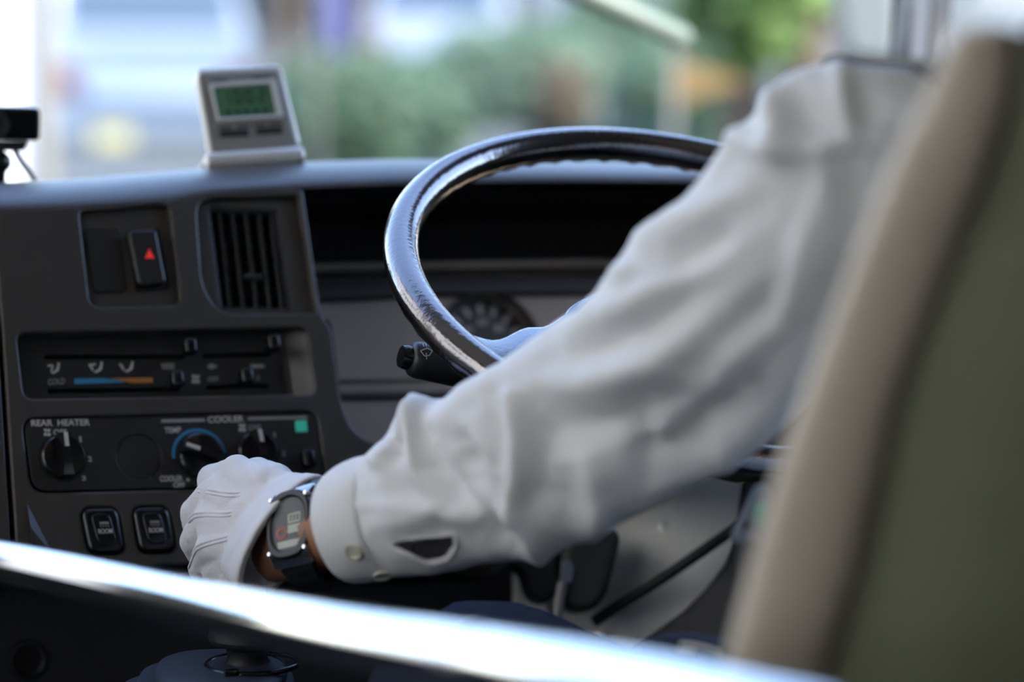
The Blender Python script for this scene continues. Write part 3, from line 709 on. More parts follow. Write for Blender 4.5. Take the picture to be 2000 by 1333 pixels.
# ------------------------------------------------------------------ gear lever with rubber gaiter
gb = at(480, 1400, 2.10)
gl_ = thing('gear_lever', V((gb.x, gb.y, gb.z-.05)), 'gear lever with pleated dark rubber gaiter under the gloved hand', 'gear lever')
cx0 = at(484, 1258, 2.04)
Zu = V((0, 0, 1))
def oval(c, a, b, rot=0, n=44, p=2.0):
    x = V((cos(rot), sin(rot), 0)); y = V((-sin(rot), cos(rot), 0)); o_ = []
    for k in range(n):
        t = 2*pi*k/n; cx_, sy_ = cos(t), sin(t)
        o_.append(c + x*a*abs(cx_)**(2/p)*(1 if cx_ > 0 else -1) + y*b*abs(sy_)**(2/p)*(1 if sy_ > 0 else -1))
    return o_
# gaiter: stacked soft lobes, each overhanging the one below, leaning to the left
levels = []
zc = cx0.z-.017
def lv(L, R_, z, b, k=1.0): levels.append(oval(V((cx0.x+(R_-L)/2, cx0.y+.004, zc+z)), (L+R_)/2*k, b*k, R(-14), 56, 2.7))
lobes = [(.066, .029, 0, .056), (.079, .034, -.007, .060), (.094, .039, -.017, .064), (.107, .045, -.029, .068), (.115, .05, -.046, .071)]
levels.append(oval(V((cx0.x, cx0.y, zc+.004)), .016, .016, 0, 56)); lv(.045, .02, .0015, .038)
for i, (L, R_, z, b) in enumerate(lobes):
    lv(L, R_, z+.0005, b, .90); lv(L, R_, z-.001, b, .97); lv(L, R_, z-.004, b); lv(L, R_, z-.0075, b, .99); lv(L, R_, z-.0095, b, .94)
lv(.12, .055, -.15, .075)
vs_, fs = ring_loft(levels)
mesh('gaiter', vs_, fs, MT['boot_rubber'], gl_, 50)
lathe_obj('collar', [(.010, .014), (.022, .012), (.0275, .009), (.0288, .0055), (.0275, .002), (.020, -.0005), (.0155, -.003), (.0145, -.010), (.018, -.016), (.023, -.019), (.024, -.026)], M.Translation(cx0 + V((0, 0, .000))), MT['black'], gl_, 40)
rg = [cx0 + V((.003+.033*cos(2*pi*k/40), -.002+.030*sin(2*pi*k/40), -.0145+.001*cos(2*pi*k/40))) for k in range(40)]
tube('tie_ring', rg, .0022, MT['gloss_black'], gl_, 10, closed=True)
box('tie_clasp', M.Translation(cx0 + V((-.018, -.028, -.014))), .010, .006, .007, MT['gloss_black'], gl_, .0015)
kc = at(452, 1045, 2.13)
tube('rod', [cx0+V((0, 0, .008)), cx0.lerp(kc, .5)+V((.004, 0, 0)), kc-V((0, 0, .02))], [.008, .007, .007], MT['steel'], gl_, 16)
lathe_obj('lever_knob', [(.006, -.026), (.012, -.022), (.018, -.010), (.020, 0), (.017, .010), (.009, .016), (.0001, .018)], M.Translation(kc), MT['gloss_black'], gl_, 28)

# ------------------------------------------------------------------ the driver: one continuous body, clothes as children
wri = at(603, 1052, 1.985); elb = at(1050, 950, 1.885); sho = at(1665, 250, 1.615)
fa = (elb-wri).normalized()                       # forearm axis, wrist to elbow (towards the camera)
hipc = V((.86, 1.33, .62)); chest = V((.875, 1.40, .97)); neck = V((.90, 1.44, 1.11)); head = V((.905, 1.495, 1.215))
rsho = V((1.075, 1.46, 1.075)); relb = V((1.17, 1.66, .86)); rwri = at(1358, 569.9, 2.1445) + WXa*.222*.97 + WYa*.06 - FW*.05 + V((.02, -.05, .0)); 
rwri = WM @ V((.235, -.085, .03)); rhan = WM @ V((.232, .0, .02))
lknee = at(925, 1205, 1.95)-V((0, 0, .074)); lhip = V((.76, 1.36, .638)); lank = V((lknee.x+.10, lknee.y+.26, .10))
rhip = V((.98, 1.36, .635)); rknee = V((1.02, 1.83, .66)); rank = V((1.03, 2.06, .10))
bm_v = []; bm_e = []; bm_r = []
def jt(p, r, par=None):
    bm_v.append(p); bm_r.append(r if isinstance(r, tuple) else (r, r)); i = len(bm_v)-1
    if par is not None: bm_e.append((par, i))
    return i
pel = jt(hipc, (.14, .11)); bel = jt(V((.865, 1.36, .77)), (.13, .10), pel); che = jt(chest, (.15, .11), bel)
uch = jt(V((.885, 1.425, 1.03)), (.10, .075), che); nk = jt(neck, .052, uch); nk2 = jt(neck.lerp(head, .55), .05, nk); hd = jt(head+V((0, .01, .02)), .075, nk2); hd2 = jt(head+V((0, .015, .10)), (.078, .085), hd); hd3 = jt(head+V((0, .005, .165)), .05, hd2)
ls = jt(at(1700, 335, 1.685), (.034, .034), uch); lu = jt(at(1400, 600, 1.71), .040, ls); le = jt(at(1110, 855, 1.835), .034, lu); lf = jt(at(880, 935, 1.885), .031, le); lw = jt(at(690, 1028, 1.945), (.029, .025), lf); lw2 = jt(wri+FW*.004, (.033, .0265), lw); lw2 = jt(at(560, 1082, 2.006), (.030, .026), lw2)
# left hand inside the glove
mcp = [at(462, 922, 2.055), at(424, 962, 2.062), at(410, 1014, 2.060), at(412, 1070, 2.050)]
pip = [at(414, 938, 2.105), at(381, 1002, 2.103), at(379, 1056, 2.098), at(396, 1114, 2.082)]
dip = [at(408, 1000, 2.135), at(392, 1048, 2.135), at(396, 1094, 2.128), at(415, 1140, 2.108)]
tip = [at(428, 1022, 2.150), at(418, 1066, 2.150), at(424, 1106, 2.143), at(440, 1148, 2.122)]
hc = wri.lerp(mcp[1], .35)
ph = jt(wri.lerp(mcp[1], .4)+FW*.014, (.018, .015), lw2)
for i in range(4):
    m_ = jt(wri.lerp(mcp[i], .85)+FW*.004, .0075, ph); p_ = jt(pip[i], .0078, m_); d_ = jt(dip[i], .0072, p_); jt(tip[i], .0064, d_)
th = [at(540, 940, 2.03), at(500, 925, 2.085), at(462, 950, 2.135), at(448, 985, 2.155)]
t_ = ph
for p, r in zip(th, (.012, .010, .009, .0075)): t_ = jt(p, r, t_)
rs_ = jt(rsho-V((0, 0, .02)), .040, uch); ru = jt(rsho.lerp(relb, .5), .04, rs_); re2 = jt(relb, .036, ru); rf = jt(relb.lerp(rwri, .5), .032, re2); rw_ = jt(rwri, .025, rf); rh = jt(rwri.lerp(rhan, .55), .024, rw_)
for i in range(4):
    b_ = WM @ V((.226+.012, -.018+.02*i, .022)); c_ = WM @ V((.250, -.02+.021*i, .002)); d_ = WM @ V((.238, -.02+.021*i, -.018))
    k1 = jt(b_, .0095, rh); k2 = jt(c_, .008, k1); jt(d_, .007, k2)
a_ = jt(WM @ V((.212, -.045, .018)), .01, rh); a_ = jt(WM @ V((.200, -.02, .012)), .009, a_); jt(WM @ V((.2, .002, .004)), .0075, a_)
for hp_, kn_, an_ in ((lhip, lknee, lank), (rhip, rknee, rank)):
    a = jt(hp_, .082, pel); b = jt(hp_.lerp(kn_, .5), .072, a); c = jt(kn_, .055, b); d = jt(kn_.lerp(an_, .4), .05, c); e = jt(an_, .036, d); f = jt(an_+V((.01, .10, -.05)), .036, e); jt(an_+V((.015, .18, -.065)), .028, f)
me = bpy.data.meshes.new('person'); me.from_pydata([tuple(p) for p in bm_v], bm_e, [])
person = bpy.data.objects.new('person', me); COL.objects.link(person)
sk_ = person.modifiers.new('skin', 'SKIN'); sk_.use_smooth_shade = True
for i, r in enumerate(bm_r): me.skin_vertices[0].data[i].radius = r
me.skin_vertices[0].data[pel].use_root = True
sb = person.modifiers.new('sub', 'SUBSURF'); sb.levels = 2; sb.render_levels = 2
bake(person); person.data.materials.clear(); person.data.materials.append(MT['skin'])
base = V((hipc.x, hipc.y, .545)); person.data.transform(M.Translation(-base)); person.location = base
tag(person, 'person in white long-sleeved shirt, white gloves and navy trousers reaching for the gear lever', 'person')
# face, ears and hair (above the picture)
hm = head + V((0, .01, .10))
def ball(name, c, r, m, par, sc=(1, 1, 1), sub=2):
    bm = bmesh.new(); bmesh.ops.create_icosphere(bm, subdivisions=sub, radius=r); bmesh.ops.scale(bm, vec=sc, verts=bm.verts); bm.transform(M.Translation(c))
    return bmo(name, bm, m, par, 180)
hr = ball('hair', hm+V((0, -.012, .028)), .1, MT['hair'], person, (.86, .98, .86), 3)
for s in (-1, 1):
    ball('ear', hm+V((s*.083, .0, -.015)), .03, MT['skin'], person, (.35, .7, 1.05)); ey = ball('eye', hm+V((s*.032, .075, .0)), .012, MT['button'], person); ball('iris', hm+V((s*.032, .0855, .0)), .005, MT['hair'], ey, (1, .5, 1))
ball('nose', hm+V((0, .098, -.028)), .016, MT['skin'], person, (.8, 1, 1.5)); ball('mouth', hm+V((0, .082, -.066)), .02, MT['lips'], person, (1.1, .35, .3))

# shirt: sleeve lofted along the arm, wrinkled, plus the trunk
ST = [((650, 927), (702, 1131), 1.925), ((716, 893), (765, 1127), 1.912), ((766, 845), (822, 1124), 1.900), ((800, 797), (872, 1118), 1.888), ((842, 783), (920, 1109), 1.876), ((880, 778), (975, 1099), 1.862),
      ((934, 735), (1030, 1090), 1.842), ((1000, 689), (1075, 1086), 1.825), ((1070, 645), (1150, 1052), 1.805), ((1135, 610), (1245, 1008), 1.785), ((1182, 566), (1330, 967), 1.765), ((1225, 517), (1412, 925), 1.745),
      ((1258, 455), (1480, 880), 1.725), ((1318, 402), (1545, 815), 1.705), ((1388, 330), (1605, 735), 1.685), ((1438, 258), (1665, 640), 1.665), ((1488, 203), (1715, 540), 1.645), ((1518, 155), (1765, 450), 1.632), ((1575, 130), (1825, 380), 1.622), ((1665, 122), (1880, 330), 1.615), ((1770, 135), (1920, 300), 1.615)]
Tp = bez([V((*a, c)) for a, b, c in ST], 11); Bp = bez([V((*b, c)) for a, b, c in ST], 11)
NS = 190; rings = []
cen = [(at(t.x, t.y, t.z)+at(b.x, b.y, b.z))/2 for t, b in zip(Tp, Bp)]
for i, (t, b) in enumerate(zip(Tp, Bp)):
    A = at(t.x, t.y, t.z); B = at(b.x, b.y, b.z); c = (A+B)/2
    tg = (cen[min(i+6, len(cen)-1)]-cen[max(i-6, 0)]).normalized()
    e1 = (A-B)/2; e2 = tg.cross(e1.normalized()); e2 = e2*(1 if e2.dot(FW) < 0 else -1)     # e2 towards the camera
    f_ = i/(len(Tp)-1); r2 = e1.length*(.80-.12*f_)
    rings.append([c + e1*cos(2*pi*k/NS) + e2.normalized()*r2*sin(2*pi*k/NS) for k in range(NS)])
c_ = sum(rings[-1], V((0, 0, 0)))/NS; c2 = V((.83, 1.435, 1.02)); l_ = rings[-1]
for i in range(1, 11): rings.append([(c_.lerp(c2, i/10)) + (p-c_)*(1+.5*i/10) for p in l_])
# folds: (pixel path on the cloth, height m, width px)
FOLD = [([(735, 900), (765, 865), (795, 820), (830, 790)], .006, 16), ([(810, 790), (806, 850), (820, 920), (860, 980)], .007, 18), ([(775, 880), (770, 850)], -.008, 20), ([(835, 850), (850, 910), (890, 970), (960, 1015)], -.007, 18),
        ([(830, 840), (880, 800), (960, 735)], .003, 22), ([(915, 830), (960, 880), (990, 950)], .005, 22), ([(900, 870), (915, 930)], -.006, 32), ([(1000, 780), (1012, 860), (1015, 930), (1000, 1000)], .008, 20), ([(960, 770), (975, 850), (980, 900)], -.005, 18), ([(1045, 790), (1060, 880), (1060, 960)], -.007, 34),
        ([(1000, 990), (1030, 1040), (1055, 1085)], .007, 20), ([(950, 1030), (1000, 1060)], -.005, 22), ([(740, 1020), (850, 1000), (960, 1010)], .004, 26), ([(690, 990), (800, 985), (900, 1000)], .002, 16),
        ([(1130, 640), (1250, 590), (1400, 520), (1520, 430)], .007, 40), ([(1130, 700), (1250, 650), (1340, 590)], -.008, 34), ([(1060, 760), (1180, 735), (1290, 700), (1420, 600), (1560, 460)], .008, 42), ([(1090, 840), (1200, 830), (1300, 790)], -.008, 44),
        ([(1260, 460), (1350, 430), (1460, 380)], .006, 34), ([(1250, 530), (1330, 510), (1420, 470)], -.006, 26), ([(1180, 545), (1250, 525), (1300, 520)], .005, 22),
        ([(1300, 850), (1370, 800), (1440, 700), (1540, 560), (1590, 440)], .007, 34), ([(1290, 890), (1360, 850), (1440, 770)], -.017, 56), ([(1590, 400), (1570, 520), (1520, 640)], .006, 26), ([(1460, 640), (1530, 560)], -.006, 34),
        ([(1500, 190), (1520, 240), (1530, 300)], .006, 24), ([(1440, 270), (1500, 290), (1600, 285), (1720, 270)], .008, 26), ([(1560, 170), (1580, 230), (1590, 280)], -.003, 30), ([(1640, 140), (1650, 200), (1660, 260)], .005, 22), ([(1690, 200), (1700, 240)], -.003, 36), ([(1610, 300), (1620, 400), (1600, 500)], .005, 26), ([(1660, 330), (1680, 420)], -.004, 36),
        ([(1150, 900), (1170, 980), (1160, 1040)], .006, 26), ([(1100, 940), (1110, 1010)], -.004, 24), ([(1240, 860), (1260, 940)], -.005, 26), ([(1380, 860), (1430, 920)], .004, 24)]
def seg_d(px, py, path):
    best = 1e9; tt = 0; L_ = len(path)-1
    for i in range(L_):
        ax_, ay = path[i]; bx, by = path[i+1]; dx, dy = bx-ax_, by-ay
        t = max(0, min(1, ((px-ax_)*dx+(py-ay)*dy)/(dx*dx+dy*dy))); d = (px-ax_-t*dx)**2+(py-ay-t*dy)**2
        if d < best: best = d; tt = (i+t)/L_
    return best, tt
def fold_h(px, py):
    h = 0
    for path, a, wd in FOLD:
        xs_ = [p[0] for p in path]; ys_ = [p[1] for p in path]; m_ = wd*2.5
        if px < min(xs_)-m_ or px > max(xs_)+m_ or py < min(ys_)-m_ or py > max(ys_)+m_: continue
        d, t = seg_d(px, py, path)
        h += 1.35*a*math.exp(-d/(wd*wd))*(.55+.45*sin(pi*min(max(t, .05), .95)))
    return h
def wrinkle(rings, front=True):
    n = len(rings[0]); out = []
    for i, rg in enumerate(rings):
        a = rings[max(i-1, 0)]; b = rings[min(i+1, len(rings)-1)]; row = []
        for k, p in enumerate(rg):
            nn = (b[k]-a[k]).cross(rg[(k+1) % n]-rg[k-1])
            c = sum(rg, V((0, 0, 0)))/n
            nn = nn.normalized() if nn.length > 1e-9 else (p-c).normalized()
            if nn.dot(p-c) < 0: nn = -nn
            fz = max(0, min(1, (nn.dot(-FW)+.25)/.45))
            x, y, z = topx(p)
            h = fold_h(x, y)*fz + .0022*noise.noise(p*22) + .0012*noise.noise(p*55)
            row.append(p + nn*h)
        out.append(row)
    return out
rings = wrinkle(rings)
NR = len(rings)
HOLE = [(766, 1063), (800, 1058), (888, 1047), (886, 1068), (872, 1088), (850, 1097), (828, 1096), (800, 1082), (766, 1069)]
def inside(x, y, P):
    c = False
    for i in range(len(P)):
        (x1, y1), (x2, y2) = P[i-1], P[i]
        if (y1 > y) != (y2 > y) and x < (x2-x1)*(y-y1)/(y2-y1)+x1: c = not c
    return c
vs_ = [p for r in rings for p in r]; fs = []
pxs = [topx(p) for p in vs_]
for i in range(NR-1):
    for j in range(NS):
        q = (i*NS+j, i*NS+(j+1) % NS, (i+1)*NS+(j+1) % NS, (i+1)*NS+j)
        fs.append(q)
shirt_bm = bmesh.new(); bvv = [shirt_bm.verts.new(p) for p in vs_]
for q in fs:
    ctr = sum((vs_[k] for k in q), V((0, 0, 0)))/4
    if q[1] % NS <= NS//2 and inside(*topx(ctr)[:2], HOLE): continue      # the open placket slit
    shirt_bm.faces.new([bvv[k] for k in q])
# trunk and right sleeve
def sup(c, ax, ay, a, b, n=64, p=2.4):
    o_ = []
    for k in range(n):
        t = 2*pi*k/n; cx_, sy_ = cos(t), sin(t)
        o_.append(c + ax*a*abs(cx_)**(2/p)*(1 if cx_ > 0 else -1) + ay*b*abs(sy_)**(2/p)*(1 if sy_ > 0 else -1))
    return o_
X_, Y_ = V((1, 0, 0)), V((0, 1, 0))
tr = []
for c, a, b in ((V((.86, 1.33, .60)), .185, .14), (V((.86, 1.335, .66)), .19, .145), (V((.865, 1.35, .75)), .18, .135), (V((.87, 1.375, .86)), .195, .14), (V((.875, 1.40, .97)), .205, .135), (V((.885, 1.42, 1.05)), .20, .115), (V((.89, 1.43, 1.09)), .17, .09), (V((.895, 1.435, 1.118)), .11, .07), (V((.897, 1.438, 1.135)), .066, .062), (V((.898, 1.44, 1.16)), .06, .06)):
    tr.append(sup(c, X_, Y_, a, b))
tr2 = []
for k in range(64):
    col = bez([r[k] for r in tr], 5); tr2.append(col)
tr = wrinkle([[tr2[k][i] for k in range(64)] for i in range(len(tr2[0]))])
def add_rings(bm, rings, caps=False):
    v_, f_ = ring_loft(rings, caps=caps); vv = [bm.verts.new(p) for p in v_]
    for f in f_: bm.faces.new([vv[k] for k in f])
add_rings(shirt_bm, tr)
ra = bez([rsho+V((-.04, 0, .0)), rsho, rsho.lerp(relb, .5), relb, relb.lerp(rwri, .5), rwri.lerp(relb, .18)], 6)
v_, f_ = tube_data(ra, [.07-.028*i/(len(ra)-1) for i in range(len(ra))], 40)
add_rings(shirt_bm, [[v_[i*40+k] + (v_[i*40+k]-ra[i]).normalized()*.004*noise.noise(v_[i*40+k]*30) for k in range(40)] for i in range(len(ra))])
shirt = bmo('shirt', shirt_bm, MT['shirt'], person, 180)
so = shirt.modifiers.new('s', 'SOLIDIFY'); so.thickness = .0012; so.offset = -1
bake(shirt)
# rolled edges of the placket slit
def on_mesh(obj, px, py, off=0):
    d = (FW + RT*((px-1000)/FPX) + UP*((666.5-py)/FPX)).normalized(); o_ = top_of(obj)
    h_ = obj['_bv'].ray_cast(CAM-o_, d) if False else BV[obj.name].ray_cast(CAM-o_, d)
    return (h_[0]+o_ + h_[1]*off) if h_[0] else None
BV = {}
def reg(obj): BV[obj.name] = BVHTree.FromPolygons([v.co.copy() for v in obj.data.vertices], [tuple(p.vertices) for p in obj.data.polygons])
reg(shirt)
def d_at(px, py, fallback):
    p = on_mesh(shirt, px, py); return topx(p)[2] if p else fallback
e_up = bez([at(x, y, 1.872) for x, y in ((735, 1072), (770, 1063), (820, 1056), (860, 1051), (895, 1046), (940, 1040))], 5)
e_lo = bez([at(x, y, z) for x, y, z in ((755, 1066, 1.874), (795, 1085, 1.87), (830, 1103, 1.868), (856, 1101, 1.866), (878, 1086, 1.864), (890, 1062, 1.862), (893, 1046, 1.86))], 5)
for nm_, path_ in (('placket_edge', [(762, 1067), (798, 1086), (828, 1100), (852, 1102), (877, 1092), (891, 1070), (892, 1046)]), ('placket_edge', [(762, 1062), (800, 1054), (845, 1050), (892, 1044)])):
    pp_ = [q for q in (on_mesh(shirt, x, y, -.0004) for x, y in path_) if q]
    if len(pp_) > 2: tube(nm_, bez(pp_, 5), .0014 if path_[0][1] > 1065 else .0008, MT['shirt'], shirt, 10, smooth=180)
# cuff: its own part with two buttons
CF = [((641, 937), (698, 1131), 1.935), ((645, 931), (702, 1133), 1.933), ((668, 914), (720, 1132), 1.926), ((700, 899), (750, 1128), 1.917), ((722, 889), (772, 1124), 1.911), ((728, 888), (778, 1123), 1.909)]
Tq = bez([V((*a, c)) for a, b, c in CF], 5); Bq = bez([V((*b, c)) for a, b, c in CF], 5); cr = []
cen = [(at(t.x, t.y, t.z)+at(b.x, b.y, b.z))/2 for t, b in zip(Tq, Bq)]
tg = (at(700, 1020, 1.90)-at(655, 1035, 1.94)).normalized()
for i, (t, b) in enumerate(zip(Tq, Bq)):
    A = at(t.x, t.y, t.z); B = at(b.x, b.y, b.z); c = (A+B)/2; e1 = (A-B)/2
    e2 = fa.cross(e1.normalized()).normalized(); e2 = e2*(1 if e2.dot(FW) < 0 else -1)
    kf = 1.025-.11*max(0, (i/(len(Tq)-1)-.55)/.45); cr.append([c + e1*kf*cos(2*pi*k/NS) + e2*e1.length*(kf-.10)*sin(2*pi*k/NS) for k in range(NS)])
cr = [[p + (p-sum(r, V((0, 0, 0)))/NS).normalized()*(.0012*noise.noise(p*40)) for p in r] for r in cr]
v_, f_ = ring_loft(cr, caps=False)
cuff = mesh('cuff', v_, f_, MT['shirt'], person, 180)
so = cuff.modifiers.new('s', 'SOLIDIFY'); so.thickness = .0022; so.offset = 0
so2 = cuff.modifiers.new('b', 'BEVEL'); so2.width = .001; so2.segments = 2; so2.limit_method = 'ANGLE'
bake(cuff); reg(cuff)
def button(px, py, r, tilt):
    d = (FW + RT*((px-1000)/FPX) + UP*((666.5-py)/FPX)).normalized(); o_ = top_of(cuff); h_ = BV['cuff'].ray_cast(CAM-o_, d)
    p, n = (h_[0]+o_, h_[1]) if h_[0] else (at(px, py, 1.91), (-FW-UP*.6).normalized())
    if n.dot(FW) > 0: n = -n
    m4 = M.Translation(p+n*.0006) @ n.to_track_quat('Z', 'Y').to_matrix().to_4x4()
    bt = lathe_obj('button', [(.0001, .0012), (r*.7, .001), (r*.85, .0021), (r*.97, .0019), (r, .001), (r*.9, 0)], m4, MT['button'], cuff, 24, 40)
button(692, 1076, .0062, 0); button(746, 1121, .0066, 0)
# overlapping flap end of the cuff
fl = [on_mesh(cuff, x, y, .0018) for x, y in ((700, 1015), (733, 1010), (728, 1045), (722, 1070), (734, 1082), (712, 1100), (690, 1113), (668, 1100))]
# trousers
def leg(hp_, kn_, an_, bulge):
    pts = bez([hp_+V((0, -.03, 0)), hp_.lerp(kn_, .33), hp_.lerp(kn_, .7), kn_, kn_.lerp(an_, .25)+V((0, .01, 0)), kn_.lerp(an_, .6), an_+V((0, 0, .02))], 8)
    n = len(pts); rad = []
    for i in range(n):
        t = i/(n-1); rad.append(.10-.022*min(t/.5, 1) if t < .5 else .078-.018*(t-.5)/.5)
    v_, f_ = tube_data(pts, rad, 48)
    rg = [[v_[i*48+k] + (v_[i*48+k]-pts[i]).normalized()*(.004*noise.noise(v_[i*48+k]*18)+.002*noise.noise(v_[i*48+k]*60)) for k in range(48)] for i in range(n)]
    return rg
tb = bmesh.new()
LG = leg(lhip, lknee, lank, 0); add_rings(tb, LG); add_rings(tb, leg(rhip, rknee, rank, 0))
add_rings(tb, [sup(V((.865, 1.335, z)), X_, Y_, a, b, 48) for z, a, b in ((.54, .15, .12), (.575, .195, .15), (.64, .20, .152), (.69, .192, .148), (.72, .186, .144))], caps=True)
trs = bmo('trousers', tb, MT['trousers'], person, 180)
reg(trs)
cr_ = [q for q in (on_mesh(trs, x, y, .0003) for x, y in ((845, 1215), (900, 1208), (960, 1212), (1030, 1225), (1100, 1243), (1160, 1262), (1220, 1285))) if q]
if len(cr_) > 2: tube('crease', bez(cr_, 4), .0008, MT['trousers'], trs, 6)
for an_ in (lank, rank):
    bm = bmesh.new(); bmesh.ops.create_uvsphere(bm, u_segments=24, v_segments=12, radius=1)
    bmesh.ops.scale(bm, vec=(.05, .14, .05), verts=bm.verts)
    for v in bm.verts: v.co.z = max(v.co.z, -.03)
    bm.transform(M.Translation(an_+V((.012, .085, -.045)))); bmo('shoe', bm, MT['gloss_black'], person, 60)

# ------------------------------------------------------------------ gloves
gbm = bmesh.new()
def capsule(bm, a, b, ra, rb, n=14):
    d = (b-a); L_ = d.length; q = d.to_track_quat('Z', 'Y').to_matrix().to_4x4(); prof = []
    for i in range(6): t = -pi/2 + pi/2*i/5.0001; prof.append((max(ra*cos(t), 1e-5), ra*sin(t)))
    for i in range(6): t = pi/2*i/5.0001; prof.append((max(rb*cos(t), 1e-5), L_+rb*sin(t)))
    rg = [[M.Translation(a) @ q @ p for p in r] for r in lathe(prof, n)]
    add_rings(bm, rg, caps=True)
hemc = wri - fa*.012
rads = [.0112, .0115, .0112, .0105]
for i in range(4):
    capsule(gbm, wri.lerp(mcp[i], .42), mcp[i], .017, rads[i]+.0015)
    capsule(gbm, mcp[i], pip[i], rads[i]+.001, rads[i]); capsule(gbm, pip[i], dip[i], rads[i], rads[i]-.0008); capsule(gbm, dip[i], tip[i], rads[i]-.0008, rads[i]-.002)
    if i < 3:
        capsule(gbm, wri.lerp((mcp[i]+mcp[i+1])/2, .45), mcp[i].lerp(mcp[i+1], .5), .017, .0105)
capsule(gbm, wri.lerp(th[0], .5), th[0], .018, .013); capsule(gbm, th[0], th[1], .0130, .0115); capsule(gbm, th[1], th[2], .0115, .0105); capsule(gbm, th[2], th[3], .0105, .009)
capsule(gbm, th[0], mcp[0], .012, .011); capsule(gbm, wri.lerp(mcp[3], .5), mcp[3].lerp(wri, .15), .019, .0125)
capsule(gbm, wri.lerp(th[0], .45), wri.lerp(mcp[3], .45), .019, .021)
capsule(gbm, wri.lerp(mcp[3], .55), at(432, 1118, 2.06), .018, .015); capsule(gbm, at(432, 1118, 2.06), at(452, 1150, 2.07), .015, .014); capsule(gbm, at(500, 1110, 2.02), at(450, 1140, 2.06), .018, .016)
capsule(gbm, at(500, 1000, 2.03), at(440, 1010, 2.06), .019, .014); capsule(gbm, at(520, 950, 2.03), at(470, 930, 2.06), .016, .013)
# loose gauntlet flaring to an open mouth round the wrist
mo = at(556, 1052, 1.992)                          # centre of the mouth
e1 = (RT*146+UP*230-FW*10).normalized(); e2 = (-RT*.62-FW*.78+UP*.05); e2 = (e2-e1*e2.dot(e1)).normalized()
palm = at(475, 1010, 2.045); pa = (palm-mo).normalized()
GP = [(0, .0485, .0300), (.003, .0485, .0300), (.010, .0475, .0290), (.018, .0462, .0275), (.027, .0448, .0250), (.036, .0430, .0215), (.045, .0405, .0170)]
def gring(s_, a, b, h=0): return [mo + pa*s_ + e1*(a+h)*cos(2*pi*k/72) + e2*(b+h)*sin(2*pi*k/72) for k in range(72)]
sh = [gring(s_, a, b, .0018) for s_, a, b in GP] + [gring(s_, a, b, -.0018) for s_, a, b in reversed(GP)]
sh.append(sh[0]); add_rings(gbm, sh)
bmesh.ops.recalc_face_normals(gbm, faces=gbm.faces)
glove = bmo('glove', gbm, MT['glove'], person, 180)
rm = glove.modifiers.new('r', 'REMESH'); rm.mode = 'VOXEL'; rm.voxel_size = .0013; rm.use_smooth_shade = True
sm = glove.modifiers.new('s', 'SMOOTH'); sm.factor = .5; sm.iterations = 12
bake(glove)
g0_ = top_of(glove); nn_ = [v.normal.copy() for v in glove.data.vertices]; cc_ = [v.co.copy() for v in glove.data.vertices]
glove.data.vertices.foreach_set('co', [x for c, n in zip(cc_, nn_) for x in c + n*(.0011*noise.noise((c+g0_)*42) + .0006*noise.noise((c+g0_)*110))])
glove.data.update(); reg(glove)
hem = [gring(*q) for q in ((.0165, .0464, .0277, .0005), (.0160, .0464, .0277, .0030), (.004, .0483, .0299, .0032), (.0002, .0485, .03, .0030), (-.0010, .0485, .03, .0018), (-.0010, .0485, .03, -.0022), (.012, .0472, .0287, -.0026))]
v_, f_ = ring_loft(hem, caps=False); mesh('hem', v_, f_, MT['glove'], glove, 60)
fz = bmesh.new(); gv = [v.co for v in glove.data.vertices]; gn = [v.normal for v in glove.data.vertices]
for i in random.sample(range(len(gv)), min(5000, len(gv))):          # cotton fuzz
    p = gv[i]+g0_; n = (gn[i] + V((random.uniform(-1, 1), random.uniform(-1, 1), random.uniform(-1, 1)))*.9).normalized(); t = n.orthogonal().normalized()*.00004
    fz.faces.new([fz.verts.new(q) for q in (p-t, p+t, p+n*random.uniform(.0005, .0018))])
bmo('fuzz', fz, MT['glove'], glove, recalc=False)['kind'] = 'stuff'
def seam(path, r=.0011):
    pts = []
    for x, y in path:
        d = (FW + RT*((x-1000)/FPX) + UP*((666.5-y)/FPX)).normalized(); o_ = top_of(glove); cand = []
        for nm in ('glove',):
            h_ = BV[nm].ray_cast(CAM-o_, d)
            if h_[0]: cand.append((h_[3], h_[0]+o_))
        if cand: pts.append(min(cand)[1])
    if len(pts) > 2: tube('seam', bez(pts, 5), [r*.5]+[r]*((len(pts)-1)*5-1)+[r*.5], MT['glove'], glove, 8)
for dy in (0, 7):
    seam([(470, 962+dy), (440, 962+dy), (410, 957+dy), (385, 954+dy), (365, 962+dy)])
    seam([(452, 1000+dy), (430, 1002+dy), (402, 1001+dy), (380, 1004+dy), (368, 1015+dy), (356, 1030+dy)])
    seam([(445, 1048+dy), (425, 1053+dy), (400, 1060+dy), (384, 1068+dy), (376, 1085+dy), (368, 1105+dy)])
# right glove on the far side of the wheel
g2 = bmesh.new()
capsule(g2, rwri.lerp(rhan, .2), WM @ V((.236, .01, .024)), .028, .026)
for i in range(4):
    b_ = WM @ V((.238, -.018+.02*i, .022)); c_ = WM @ V((.250, -.02+.021*i, .002)); d_ = WM @ V((.238, -.02+.021*i, -.018))
    capsule(g2, b_, c_, .0125, .0115); capsule(g2, c_, d_, .0115, .010)
capsule(g2, WM @ V((.215, -.045, .02)), WM @ V((.202, -.01, .012)), .013, .0105); capsule(g2, rwri, rwri.lerp(rhan, .4), .034, .03)
glo2 = bmo('glove', g2, MT['glove'], person, 180); rm = glo2.modifiers.new('r', 'REMESH'); rm.mode = 'VOXEL'; rm.voxel_size = .003; rm.use_smooth_shade = True; bake(glo2)

